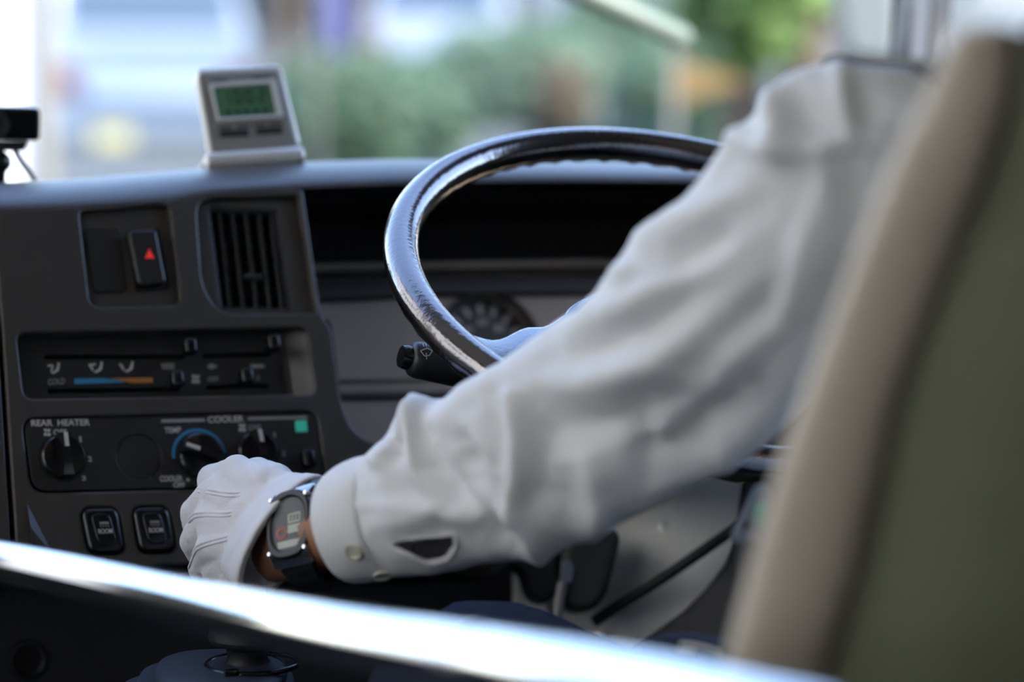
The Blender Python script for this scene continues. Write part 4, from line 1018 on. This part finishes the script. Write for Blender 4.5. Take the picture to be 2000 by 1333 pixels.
# ------------------------------------------------------------------ wristwatch
wt = thing('wristwatch', wri, 'black and steel digital wristwatch on the left wrist above the glove', 'watch')
fc = at(563, 1024, 1.957)                          # centre of the face
mj = (at(606, 942, 1.960)-at(543, 1100, 1.954)).normalized(); mj = (mj - fa*mj.dot(fa)).normalized()
fn = mj.cross(fa).normalized(); fn = fn*(1 if fn.dot(FW) < 0 else -1)
fx = mj.cross(fn).normalized()                     # along the forearm
if fx.dot(fa) < 0: fx = -fx
WF = M(((fx.x, mj.x, fn.x, fc.x), (fx.y, mj.y, fn.y, fc.y), (fx.z, mj.z, fn.z, fc.z), (0, 0, 0, 1)))
def outline(a, b, p=2.8, n=56): return [(a*abs(cos(2*pi*k/n))**(2/p)*(1 if cos(2*pi*k/n) > 0 else -1), b*abs(sin(2*pi*k/n))**(2/p)*(1 if sin(2*pi*k/n) > 0 else -1)) for k in range(n)]
cs = plate('case', outline(.0195, .026, 3.2), [], WF, -.0125, -.003, MT['watch_steel'], wt, .0022)
plate('bezel', outline(.0188, .0245, 2.8), [outline(.0148, .0196, 2.3)], WF, -.004, .0012, MT['resin'], wt, .0013)
plate('dial', outline(.0152, .020, 2.3), [], WF, -.0045, -.0012, MT['watch_dial'], wt)
plate('display', rounded([(-.0012, -.0065), (.0098, -.0065), (.0098, .0075), (-.0012, .0075)], .001), [], WF, -.0015, -.0008, MT['watch_lcd'], wt)
plate('display', rounded([(-.009, -.0165), (.007, -.0165), (.0095, -.0115), (-.010, -.0115)], .001), [], WF, -.0015, -.0009, MT['watch_lcd'], wt)
plate('display', rounded([(-.006, .0115), (.009, .0115), (.006, .0165), (-.004, .0165)], .001), [], WF, -.0015, -.0009, MT['watch_dial'], wt)
plate('bar', [(-.002, -.0005), (.0102, -.0005), (.0102, .0005), (-.002, .0005)], [], WF, -.001, -.0005, MT['watch_dial'], wt)
for i, x in enumerate((.0006, .0036, .0066)):
    plate('digit', [(x, .002), (x+.0018, .002), (x+.0018, .0062), (x, .0062)], [[(x+.0005, .0026), (x+.0013, .0026), (x+.0013, .0056), (x+.0005, .0056)]], WF, -.0008, -.0005, MT['watch_dial'], wt)
plate('red_ring', circ((-.0062, -.0055), .0045, 28), [circ((-.0062, -.0055), .0028, 24)], WF, -.0012, -.0006, MT['watch_red'], wt)
for sx in (-1, 1):
    for sy in (-1, 1): lathe_obj('screw', [(.0016, -.002), (.0017, .0012), (.0012, .0018), (.0001, .0019)], WF @ M.Translation((sx*.0152, sy*.0195, 0)), MT['chrome'], wt, 14)
for sy in (-1, 1):
    for sx in (-1, 1):
        lathe_obj('push_button', [(.0022, 0), (.0024, .0024), (.0018, .0034), (.0001, .0036)], WF @ M.Translation((sx*.0185, sy*.0115, -.007)) @ M.Rotation(sx*pi/2, 4, 'Y'), MT['watch_steel'], wt, 14)
plate('crystal', outline(.0149, .0197, 2.3), [], WF, -.0004, .0002, MT['glass_dark'], wt)
# strap round the wrist
wc_ = fc - fn*.031; A_, B_ = .0355, .0285
def strap_ring(t, off): return wc_ + mj*(A_+off)*cos(t) + fn*(B_+off)*sin(t)
sr = []
for i in range(73):
    t = R(90+34) + R(360-68)*i/72; w_ = .0115 + .004*max(0, 1-min(i, 72-i)/12); b_ = .0007*(1 if i % 4 < 2 else 0)
    sr.append([strap_ring(t, o_) + fx*s_ for o_, s_ in ((0, -w_), (.0024+b_, -w_*.96), (.0034+b_, -w_*.6), (.0034+b_, w_*.6), (.0024+b_, w_*.96), (0, w_))])
vs_, fs = ring_loft(sr); mesh('strap', vs_, fs, MT['resin'], wt, 30)
for sgn in (-1, 1):
    t = R(90+sgn*37)
    p = strap_ring(t, .002); z_ = (mj*cos(t)+fn*sin(t)).normalized(); y_ = (fx.cross(z_)).normalized()
    box('lug', M(((fx.x, y_.x, z_.x, p.x), (fx.y, y_.y, z_.y, p.y), (fx.z, y_.z, z_.z, p.z), (0, 0, 0, 1))), .034, .012, .008, MT['watch_steel'], wt, .002)

# ------------------------------------------------------------------ driver's seat
se = thing('driver_seat', V((.80, 1.2, 0)), 'high-backed bus seat with beige side wing and olive green back panel', 'seat')
SW = [(55, 1905, 1975), (70, 1872, 1992), (130, 1833, 1994), (200, 1804, 1980), (290, 1758, 1950), (375, 1722, 1920), (470, 1680, 1884), (600, 1627, 1838), (700, 1591, 1798), (800, 1557, 1762), (900, 1526, 1736), (1000, 1496, 1710), (1100, 1468, 1686), (1200, 1443, 1660), (1333, 1412, 1622), (1600, 1350, 1540), (1900, 1300, 1480)]
rg = []
for i, (y, l, r_) in enumerate(SW):
    d = 1.245 + .075*(y/1333.0); A = at(l, y, d); B = at(r_, y, d-.008); c = (A+B)/2; e = (B-A)/2
    nrm = (-FW - RT*.55).normalized(); nrm = (nrm - e.normalized()*nrm.dot(e.normalized())).normalized()
    th_ = .024 if i else .008
    rg.append([c + e*abs(cos(2*pi*k/36))**.8*(1 if cos(2*pi*k/36) > 0 else -1) + nrm*th_*abs(sin(2*pi*k/36))**.45*(1 if sin(2*pi*k/36) > 0 else -2.2) for k in range(36)])
cols = [bez([r[k] for r in rg], 4) for k in range(36)]
rg2 = [[cols[k][i] for k in range(36)] for i in range(len(cols[0]))]
rg2 = [[p + (p-sum(r, V((0, 0, 0)))/36).normalized()*.003*noise.noise(p*14) for p in r] for r in rg2]
vs_, fs = ring_loft(rg2); mesh('side_wing', vs_, fs, MT['seat_beige'], se, 180)
# green back panel, top roll, far wing, cushion, pedestal
bp = []
for i, (y, l, r_) in enumerate(SW[1:]):
    d = 1.245+.075*(y/1333.0); A = at(r_-10, y, d-.020); wdt = .40 + .0*i
    row = []
    for k in range(13):
        t = k/12; row.append(A + V((1, .02, 0))*wdt*t + V((0, -.05, 0))*sin(pi*t)**.7 + V((0, 0, 0)))
    for k in range(12, -1, -1): row.append(row[k] + V((0, .06, 0)))
    bp.append(row)
vs_, fs = ring_loft(bp); mesh('back_panel', vs_, fs, MT['seat_green'], se, 60)
tr_ = [at(1990, 66, 1.245), at(2060, 40, 1.24)]
hb = []
a0 = at(2030, 84, 1.24)
for s, rr in ((0, .004), (.012, .012), (.05, .020), (.2, .03), (.34, .022), (.37, .014), (.385, .005)):
    c = a0 + V((1, .02, .0))*s + V((0, .015, .022*sin(pi*min(s/.385, 1))))
    hb.append([c + V((0, 1, 0))*rr*1.1*cos(2*pi*k/20) + V((0, 0, 1))*rr*sin(2*pi*k/20) for k in range(20)])
vs_, fs = ring_loft(hb); mesh('top_roll', vs_, fs, MT['seat_dark'], se, 60)
fw_ = [p for p in [at(r_, y, 1.245+.075*(y/1333.0)) + V((.42, .03, 0)) for y, l, r_ in SW[1:]]]
tube('side_wing', bez(fw_, 3), .04, MT['seat_beige'], se, 20)
box('cushion', M.Translation((.86, 1.40, .47)), .50, .46, .13, MT['seat_green'], se, .04, 4)
box('back_cushion', M.Translation((.845, 1.175, .76)) @ M.Rotation(R(4), 4, 'X'), .40, .05, .56, MT['seat_beige'], se, .03, 3)
lathe_obj('pedestal', [(.17, 0), (.17, .03), (.12, .05), (.1, .15), (.12, .39), (.16, .41)], M.Translation((.86, 1.38, 0)), MT['seat_dark'], se, 28)

# ------------------------------------------------------------------ right-hand lower cab: grey side plate, pedals, belt
QR = Plane(at(1290, 1030, 2.40), V((cos(R(-42)), sin(R(-42)), 0)), V((.2, .3, 1)))
gp_ = [(1000, 905), (1380, 915), (1450, 938), (1444, 985), (1438, 1050), (1415, 1105), (1380, 1150), (1335, 1195), (1290, 1228), (1230, 1275), (1000, 1330)]
sp_ = thing('side_plate', QR.at(1200, 1300), 'pale grey riveted metal plate below the steering wheel', 'panel')
plate('plate', rounded(QR.uvs(gp_), .004), [], QR, -.01, 0, MT['plate_grey'], sp_, .001)
lathe_obj('rivet', [(.0055, 0), (.0052, .0008), (.0035, .001), (.003, .0022), (.0001, .003)], QR.frame(1297, 1029), MT['silver_light'], sp_, 24, label='round rivet head')
dk = thing('dark_trim', QR.at(1440, 1250), 'black curved trim panel beside the pale grey plate', 'panel')
plate('trim_face', rounded(QR.uvs([(1400, 880), (1900, 880), (1900, 1420), (1180, 1420), (1180, 1320), (1225, 1278), (1292, 1229), (1337, 1196), (1382, 1151), (1417, 1106), (1440, 1051), (1446, 985), (1452, 936)], .001), .004), [], QR, -.02, .004, MT['dash_dark'], dk, .002)
rod = own(tube('shadow_rod', [QR.at(1505, 985, .03), QR.at(1440, 1030, .03), QR.at(1310, 1120, .03), QR.at(1160, 1215, .03)], .0048, MT['black'], None, 14))  # rod stands in for the thin tapered shadow line on the plate
tag(rod, 'black rod standing in for the diagonal shadow line on the pale grey plate', 'rod')
pd = thing('pedal_bracket', at(1120, 1330, 2.34), 'black pedal bracket with rounded housing beside the pale plate', 'pedal')
bq = Plane(at(1120, 1120, 2.34), V((cos(R(-12)), sin(R(-12)), 0)), V((0, .3, 1)))
plate('housing', rounded(bq.uvs([(1100, 1040), (1202, 1030), (1214, 1050), (1200, 1110), (1186, 1165), (1160, 1193), (1118, 1198), (1092, 1170)]), .012), [], bq, -.03, 0, MT['dash_dark'], pd, .006)
plate('housing', rounded(bq.uvs([(905, 1030), (1090, 1030), (1098, 1150), (1068, 1182), (1035, 1168), (1018, 1110), (905, 1130)], -.02), .008), [], bq, -.06, -.02, MT['black'], pd, .004)
plate('reflection_patch', rounded(bq.uvs([(1097, 1098), (1114, 1094), (1122, 1110), (1118, 1138), (1094, 1144)], .002), .002), [], bq, 0, .003, MT['belt_grey'], pd, .001)  # grey patch put in place of a reflection on the housing
tube('pedal_arm', [bq.at(1098, 1140, .004), bq.at(1090, 1190, .006), bq.at(1080, 1260, .01), bq.at(1070, 1400, .02)], .0045, MT['silver'], pd, 14)
plate('foot_pad', rounded(bq.uvs([(1030, 1390), (1110, 1386), (1118, 1460), (1036, 1466)], .02), .006), [], bq, .02, .03, MT['black'], pd, .003)
wp_ = own(plate('sun_patch', rounded(QR.uvs([(1012, 1140), (1062, 1175), (1085, 1240), (1180, 1230), (1170, 1330), (1010, 1330)], .01), .004), [], QR, .004, .012, MT['silver_light'], None, .001))  # pale metal stands in for a patch of sunlight
tag(wp_, 'small pale plate standing in for the sunlit patch behind the pedal bracket', 'panel')
blt = thing('belt_buckle', at(1470, 1060, 1.72), 'grey seat belt buckle with teal green tab beside the seat', 'seat belt')
bb = Plane(at(1470, 1000, 1.74), V((cos(R(-12)), sin(R(-12)), 0)), V((0, .25, 1)))
plate('buckle', rounded(bb.uvs([(1483, 944), (1506, 948), (1512, 1040), (1474, 1066), (1440, 1062), (1432, 1046)]), .004), [], bb, -.012, 0, MT['belt_grey'], blt, .002)
plate('tab', rounded(bb.uvs([(1475, 985), (1500, 978), (1500, 1020), (1482, 1032), (1470, 1000)]), .003), [], bb, -.002, .004, MT['teal'], blt, .0015, 'teal green release tab')
plate('slot', rounded(bb.uvs([(1450, 1022), (1462, 1020), (1464, 1030), (1452, 1033)]), .001), [], bb, -.001, .0006, MT['hole_black'], blt)
tube('stalk', [bb.at(1460, 1055, -.006), bb.at(1450, 1120, -.006), V((.70, 1.46, .44))], .007, MT['black'], blt, 12)
ja = own(mesh('folded_jacket', *ring_loft([[at(x, y, d) + (V((0, 0, 1))*a*sin(2*pi*k/20) + (-FW)*b*cos(2*pi*k/20)) for k in range(20)] for x, y, d, a, b in ((1215, 1292, 1.80, .004, .008), (1250, 1284, 1.79, .010, .016), (1300, 1283, 1.775, .015, .024), (1360, 1290, 1.76, .017, .026), (1420, 1302, 1.74, .017, .026), (1500, 1325, 1.72, .012, .02))]), MT['trousers'], None, 180))
tag(ja, 'navy cloth bundle with thin white stripes on the lap', 'cloth')
mesh('white_stripe', *tube_data(bez([at(1330, 1258, 1.745), at(1352, 1260, 1.738), at(1380, 1266, 1.728), at(1408, 1276, 1.718)], 5), .0014, 8), MT['print_white'], ja, 60)
mesh('white_stripe', *tube_data(bez([at(1325, 1271, 1.738), at(1340, 1271, 1.735), at(1356, 1273, 1.73)], 5), .0014, 8), MT['print_white'], ja, 60)
# ------------------------------------------------------------------ right-hand window pillar and mirror outside
pl_ = thing('windscreen_pillar', V((XR-.02, 2.7, 1.0)), 'blue-grey windscreen pillar at the right of the cab', 'pillar')
def vcol(name, px0, px1, py, d, m, par, dp=.05):
    a = at(px0, py, d); b = at(px1, py, d); a0 = V((a.x, a.y, .9)); b0 = V((b.x, b.y, .9)); up_ = V((0, -.06, 1.0))
    q = [a0, b0, b0+V((.03, dp, 0)), a0+V((.03, dp, 0))]
    vs_, fs = ring_loft([q, [p+up_ for p in q]]); return mesh(name, vs_, fs, m, par, 30)
vcol('pillar_trim', 1768, 1803, 60, 2.95, MT['pillar'], pl_)
vcol('rubber_seal', 1762, 1768, 60, 2.96, MT['black'], pl_); vcol('rubber_seal', 1803, 1809, 60, 2.95, MT['black'], pl_)
vcol('glass_channel', 1742, 1748, 60, 2.98, MT['silver'], pl_); vcol('glass_channel', 1730, 1735, 60, 2.99, MT['satin_black'], pl_)

# ------------------------------------------------------------------ street outside; the bus floor stands .9 m above the road
RZ = -.9
mat('asphalt', (.065, .068, .07), .85, bump=.5, bscale=60, var=.2); mat('leaf', (.115, .19, .045), .6, var=.4, bscale=30); mat('leaf_dark', (.060, .112, .062), .6, var=.3, bscale=30); mat('leaf_brown', (.11, .085, .05), .6, var=.3, bscale=30)
mat('bark', (.10, .07, .05), .9, bump=.8, bscale=30); mat('truck_white', (.85, .84, .82), .4); mat('car_shade_blue', (.20, .245, .31), .25, coat=.6); mat('car_white', (.33, .36, .42), .3, coat=.5); mat('car_glass', (.03, .05, .07), .05, spec=1)
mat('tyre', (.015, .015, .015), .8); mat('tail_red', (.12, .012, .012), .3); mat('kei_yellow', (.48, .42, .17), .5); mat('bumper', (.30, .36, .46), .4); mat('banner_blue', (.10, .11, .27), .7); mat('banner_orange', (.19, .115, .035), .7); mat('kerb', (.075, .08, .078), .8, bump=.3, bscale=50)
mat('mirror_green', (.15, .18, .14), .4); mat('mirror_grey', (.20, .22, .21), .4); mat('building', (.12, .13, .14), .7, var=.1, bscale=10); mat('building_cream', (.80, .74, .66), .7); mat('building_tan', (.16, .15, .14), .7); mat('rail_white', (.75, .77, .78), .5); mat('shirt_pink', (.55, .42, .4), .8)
mat('paving', (.50, .46, .40), .8, bump=.3, bscale=40, var=.1); mat('white_render', (.62, .585, .55), .8, bump=.2, bscale=20); mat('grass', (.06, .12, .04), .8, var=.4, bscale=20)
gm = mesh('road', [(-60, -20, RZ), (60, -20, RZ), (60, 140, RZ), (-60, 140, RZ)], [(0, 1, 2, 3)], MT['asphalt']); struct(gm)
def place(px, dist):                   # ground point below a viewing direction at some distance ahead
    a = YAW + math.atan((px-1000)/FPX); return V((dist*sin(a), dist*cos(a), RZ))
vw = place(900, 24)
lp = abox('sidewalk', -7, -2.2, -14, 40, RZ, RZ+.14, MT['paving'], None, .02); struct(lp)  # pale paving added out of view to bounce warm sunlight into the cab
struct(abox('sidewalk', 3.2, 14, 8, 60, RZ, RZ+.16, MT['kerb'], None, .02))
# white box truck ahead on the left
tk = thing('box_truck', V((.1, 8.6, RZ)), 'white box truck parked ahead at the left', 'truck')
rx = 7.4*tan(YAW+math.atan((100-1000)/FPX))
abox('cargo_box', rx-2.1, rx, 7.4, 11.6, RZ+.75, 2.0, MT['truck_white'], tk, .03)
for x in (rx-2.08, rx-.05): abox('door_post', x, x+.05, 7.36, 7.41, RZ+.75, 1.98, MT['silver'], tk, .004)
abox('chassis', rx-1.8, rx-.3, 7.5, 12.5, RZ+.5, RZ+.75, MT['black'], tk, .02); abox('cab', rx-2.0, rx-.1, 11.7, 13.2, RZ+.5, 1.3, MT['truck_white'], tk, .12)
def wheel(x, y, r, par, wdt=.2, nm='wheel'):
    m4 = M.Translation((x, y, RZ+r)) @ M.Rotation(pi/2, 4, 'Y')
    wv = lathe_obj(nm, [(r*.55, -wdt/2), (r*.92, -wdt/2), (r, -wdt*.38), (r, wdt*.38), (r*.92, wdt/2), (r*.55, wdt/2)], m4, MT['tyre'], par, 28)
    lathe_obj('hub', [(.0001, -wdt*.3), (r*.56, -wdt*.42), (r*.56, wdt*.42), (.0001, wdt*.3)], m4, MT['steel'], wv, 24)
for x in (rx-1.85, rx-.25):
    for y in (8.6, 12.2): wheel(x, y, .38, tk, .24)
for x in (rx-1.75, rx-.4): abox('tail_lamp', x, x+.25, 7.42, 7.5, RZ+.5, RZ+.65, MT['tail_red'], tk, .01)
def car(name, px, dist, wdt, h, ln, body, label, yaw=0, belt=1.0, pz=.34, px_=0):
    group = None
    g = place(px, dist); t = thing(name, g, label, 'car', group); m4 = M.Translation(g) @ M.Rotation(yaw, 4, 'Z')
    prof = [(0, .22), (.0, .55), (.03, belt-.06), (.1, belt), (.28, h-.08), (.55, h), (ln*.55, h), (ln*.72, belt), (ln*.98, .78), (ln, .5), (ln, .22)]
    rows = []
    for sx, ins in ((-1, .12), (-1, .0), (1, .0), (1, .12)):
        rows.append([m4 @ V((sx*(wdt/2-(.16 if z > belt+.01 else 0)-(.02 if ins else 0)), y+(ins*.2 if y < 1 else -ins*.2), z)) for y, z in prof])
    vs_, fs = ring_loft(rows); b = mesh('body', vs_, fs, MT[body], t, 35)
    def quad(n, pts, m, par=t):
        p = [m4 @ V(q) for q in pts]; n_ = (p[1]-p[0]).cross(p[2]-p[0]).normalized()*.012
        v_, f_ = ring_loft([[q-n_ for q in p], [q+n_ for q in p]]); return mesh(n, v_, f_, MT[m], par)
    wq = wdt/2-.2
    quad('rear_window', [(-wq-.08, .085, belt+.04), (wq+.08, .085, belt+.04), (wq, .262, h-.12), (-wq, .262, h-.12)], 'car_glass')
    for s in (-1, 1):
        quad('side_window', [(s*(wdt/2-.1), .5, belt+.05), (s*(wdt/2-.1), ln*.62, belt+.05), (s*(wdt/2-.165), ln*.54, h-.1), (s*(wdt/2-.165), .62, h-.1)], 'car_glass')
        quad('tail_lamp', [(s*(wdt/2-.02), -.012, .62), (s*(wdt/2-.2), -.012, .62), (s*(wdt/2-.2), .02, .88), (s*(wdt/2-.02), .02, .88)], 'tail_red')
        for y in (.62, ln-.7):
            q = m4 @ V((s*(wdt/2-.1), y, 0)); wheel(q.x, q.y, .29, t, .17)
    bmp = box('bumper', m4 @ M.Translation((0, -.03, belt*.52)), wdt*.72, .14, .17, MT['bumper'], t, .04)
    quad('number_plate', [(px_-.17, -.112, pz), (px_+.17, -.112, pz), (px_+.17, -.112, pz+.17), (px_-.17, -.112, pz+.17)], 'kei_yellow')
    return t
car('small_car', 292, 27, 1.85, 2.0, 3.8, 'car_shade_blue', 'white car with bluish shade in its paint and yellow plate on the road ahead', 0, 1.22, .14, -.40)  # blue of the shade on a white car is put into its paint
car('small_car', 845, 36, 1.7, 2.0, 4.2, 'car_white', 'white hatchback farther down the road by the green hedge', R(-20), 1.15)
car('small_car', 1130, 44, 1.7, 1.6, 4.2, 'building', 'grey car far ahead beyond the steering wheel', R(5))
# plants: leaves scattered over a trunk or block, one mesh of foliage each
def foliage(name, pts, size, m, par):
    bm = bmesh.new()
    for p in pts:
        r1 = V((random.uniform(-1, 1), random.uniform(-1, 1), random.uniform(-1, 1))).normalized(); r2 = r1.orthogonal().normalized(); s = size*random.uniform(.6, 1.3)
        bm.faces.new([bm.verts.new(p+q) for q in (-r1*s, r2*s*.5, r1*s, -r2*s*.5)])
    o = bmo(name, bm, MT[m], par, recalc=False); o['kind'] = 'stuff'; return o
def clump(c, rx_, ry_, rz_, n):
    out = []
    while len(out) < n:
        p = V((random.uniform(-1, 1), random.uniform(-1, 1), random.uniform(-1, 1)))
        if .35 < p.length < 1: out.append(c + V((p.x*rx_, p.y*ry_, p.z*rz_)))
    return out
def shrub(px, dist, wd, h, m, label, group=None, n=1500, name='shrub'):
    g = place(px, dist); t = thing(name, g, label, 'shrub', group)
    foliage('leaves', clump(g+V((0, 0, h*.55)), wd/2, wd/2.4, h*.48, n), .09, m, t)
    for i in range(4): tube('stem', [g+V((.04*i-.06, .03*(i % 2), 0)), g+V((random.uniform(-.3, .3)*wd/2, random.uniform(-.2, .2), h*.7))], .02, MT['bark'], t, 6)
def tree(px, dist, h, wd, m, label, group=None, n=3500):
    g = place(px, dist); t = thing('tree', g, label, 'tree', group)
    tube('trunk', bez([g, g+V((.05, 0, h*.3)), g+V((-.05, .05, h*.6)), g+V((.02, 0, h*.85))], 4), [.16-.1*i/12 for i in range(13)], MT['bark'], t, 12)
    pts = []
    for i in range(9): pts += clump(g+V((random.uniform(-.4, .4)*wd, random.uniform(-.4, .4)*wd, h*random.uniform(.4, .9))), wd*.3, wd*.3, h*.16, n//9)
    foliage('crown', pts, .14, m, t)
shrub(660, 22, 1.5, 1.25, 'leaf_dark', 'dense green roadside shrub behind the clock', 'roadside shrubs')
shrub(760, 24, 1.5, 1.15, 'leaf_dark', 'dense green roadside shrub between clock and wheel', 'roadside shrubs')
shrub(1000, 30, 2.2, 1.3, 'leaf_dark', 'dark green shrub beyond the wheel rim top', 'roadside shrubs')
shrub(1095, 24, .6, 1.1, 'leaf_brown', 'brown autumn shrub behind the steering wheel', 'roadside shrubs', 700)
shrub(1230, 19, 1.4, .9, 'leaf_dark', 'low green shrub under the mirror arm', 'roadside shrubs')
shrub(1190, 37, 2.0, 1.5, 'leaf_dark', 'tall dark shrub beyond the brown shrub', 'roadside shrubs', 2000)
shrub(1330, 26, 1.6, 1.25, 'leaf_dark', 'dark shrub behind the orange pennant', 'roadside shrubs', 1800)
shrub(1440, 13, 1.8, 1.1, 'leaf_dark', 'broad green shrub left of the shoulder', 'roadside shrubs', 2200)
tree(1430, 17, 4.5, 1.2, 'leaf', 'bright green tree above the orange banner')
tree(1550, 14, 4.2, .9, 'leaf', 'bright green tree beside the shoulder')
tree(1690, 21, 5, 1.1, 'leaf_dark', 'darker green tree behind the outside mirror')
tree(700, 50, 6, 2.4, 'leaf_dark', 'distant dark green tree beyond the clock'); tree(1150, 54, 6, 2.6, 'leaf_dark', 'distant dark green tree beyond the grey car'); tree(1300, 48, 6, 2.4, 'leaf_dark', 'distant dark green tree behind the mirror arm'); tree(545, 44, 6, 2.2, 'leaf_dark', 'distant dark green tree above the small car'); tree(965, 52, 6, 2.6, 'leaf_dark', 'distant dark green tree down the road')
# buildings at the end of the street and across the road
def building(px0, px1, dist, h, m, label, dep=6):
    a = place(px0, dist); b = place(px1, dist); t = thing('building', (a+b)/2, label, 'building')
    abox('wall', a.x, b.x, min(a.y, b.y), max(a.y, b.y)+dep, RZ, RZ+h, MT[m], t, .03)
    n = max(2, int((b.x-a.x)/2.2)); y0 = min(a.y, b.y)
    for fl_ in range(int(h/3)):
        for i in range(n):
            x = a.x + (b.x-a.x)*(i+.5)/n; z = RZ+1.0+fl_*3
            f = abox('window', x-.55, x+.55, y0-.05, y0+.02, z, z+1.3, MT['silver'], t, .02); abox('pane', x-.5, x+.5, y0-.07, y0-.04, z+.05, z+1.25, MT['car_glass'], f)
    abox('roof', a.x-.1, b.x+.1, y0-.1, y0+dep+.1, RZ+h, RZ+h+.2, MT['kerb'], t, .02)
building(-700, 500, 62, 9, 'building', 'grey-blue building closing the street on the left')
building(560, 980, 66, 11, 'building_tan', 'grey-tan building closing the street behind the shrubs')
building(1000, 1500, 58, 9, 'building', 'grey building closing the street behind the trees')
fb_ = thing('bounce_building', V((-8, -2, RZ)), 'unseen white building added beside the bus door to bounce sunlight in', 'building')  # added out of view to throw warm light through the left windows
abox('wall', -11, -6.6, -16, 11, RZ, 8, MT['white_render'], fb_, .05); abox('roof', -11.1, -6.4, -16.1, 11.1, 8, 8.25, MT['kerb'], fb_, .03)
for fl_ in range(3):
    for i in range(5):
        y = -13+i*5; f = abox('window', -6.62, -6.55, y, y+1.3, RZ+1.6+fl_*3, RZ+2.9+fl_*3, MT['silver'], fb_, .02); abox('pane', -6.57, -6.53, y+.06, y+1.24, RZ+1.66+fl_*3, RZ+2.84+fl_*3, MT['car_glass'], f)
cb_ = thing('shop_building', V((9, 14, RZ)), 'cream sunlit building past the right-hand window', 'building')
abox('wall', 7.5, 14, 11, 15.5, RZ, 5, MT['building_cream'], cb_, .05); abox('roof', 7.4, 14.1, 10.9, 15.6, 5, 5.2, MT['kerb'], cb_, .03)
for y in (11.8, 13.6): f = abox('window', 7.44, 7.52, y, y+1.1, 1.6, 3, MT['silver'], cb_, .02); abox('pane', 7.42, 7.45, y+.05, y+1.05, 1.65, 2.95, MT['car_glass'], f)
# roadside banners and a sign
def banner(px, dist, z0, z1, wdt, m, label, side=1):
    g = place(px, dist); t = thing('banner', g, label, 'banner')
    tube('pole', [g, g+V((0, 0, z1-RZ+.1))], .018, MT['silver'], t, 10); rows = []
    for i in range(13):
        z = z0+(z1-z0)*i/12; rows.append([V((g.x+side*wdt*k/8, g.y+.03*sin(k*.9+i*.4), z)) for k in range(9)])
    vs_, fs = ring_loft(rows, caps=False, closed=False); o = mesh('cloth', vs_, fs, MT[m], t, 180); so = o.modifiers.new('s', 'SOLIDIFY'); so.thickness = .004; bake(o)
banner(612, 20, .42, 1.15, .22, 'banner_blue', 'blue-violet banner on a pole beside the road behind the clock')
pn = thing('pennant', place(1306, 9), 'orange triangular pennant on a pole beside the green tree', 'flag'); g = place(1306, 9)
zt = at(1306, 110, 9).z; zb = at(1306, 205, 9).z
tube('pole', [g, V((g.x, g.y, zt+.02))], .012, MT['silver'], pn, 10)
dr = RT*.235 - V((0, 0, .02))
vs_, fs = ring_loft([[V((g.x, g.y-.004, zb)), V((g.x, g.y-.004, zt)), V((g.x, g.y-.004, zt))+V((dr.x, dr.y, -.075))], [V((g.x, g.y+.004, zb)), V((g.x, g.y+.004, zt)), V((g.x, g.y+.004, zt))+V((dr.x, dr.y, -.075))]])
mesh('cloth', vs_, fs, MT['banner_orange'], pn)
# bus mirror arm and mirror ahead of the windscreen
ma = thing('mirror_arm', at(1330, 80, 3.55), 'pale green tube arm with rounded end outside the windscreen', 'mirror arm')
p0, p1 = at(1332, 74, 3.55), at(1120, -22, 3.50)
dd = (p1-p0).normalized()
tube('arm', [p0-dd*.012, p0-dd*.009, p0, p0.lerp(p1, .5), p1, p1+dd*.2, p1+dd*.4+V((0, 0, .05)), V((.9, 2.9, 1.9))], [.004, .010, .0145, .0145, .0145, .0145, .0145, .0145], MT['mirror_green'], ma, 20)
mi = thing('outside_mirror', at(1700, 60, 4.6), 'grey rounded outside mirror beyond the pillar', 'mirror')
mp_ = Plane(at(1700, 40, 4.6), V((cos(R(-20)), sin(R(-20)), 0)), V((0, 0, 1)))
plate('mirror_back', rounded(mp_.uvs([(1618, -90), (1765, -90), (1765, 130), (1640, 120)]), .04), [], mp_, -.05, 0, MT['mirror_grey'], mi, .02)
tube('stay', [mp_.at(1700, -80, -.03), V((1.5, 2.95, 1.75))], .014, MT['black'], mi, 12)
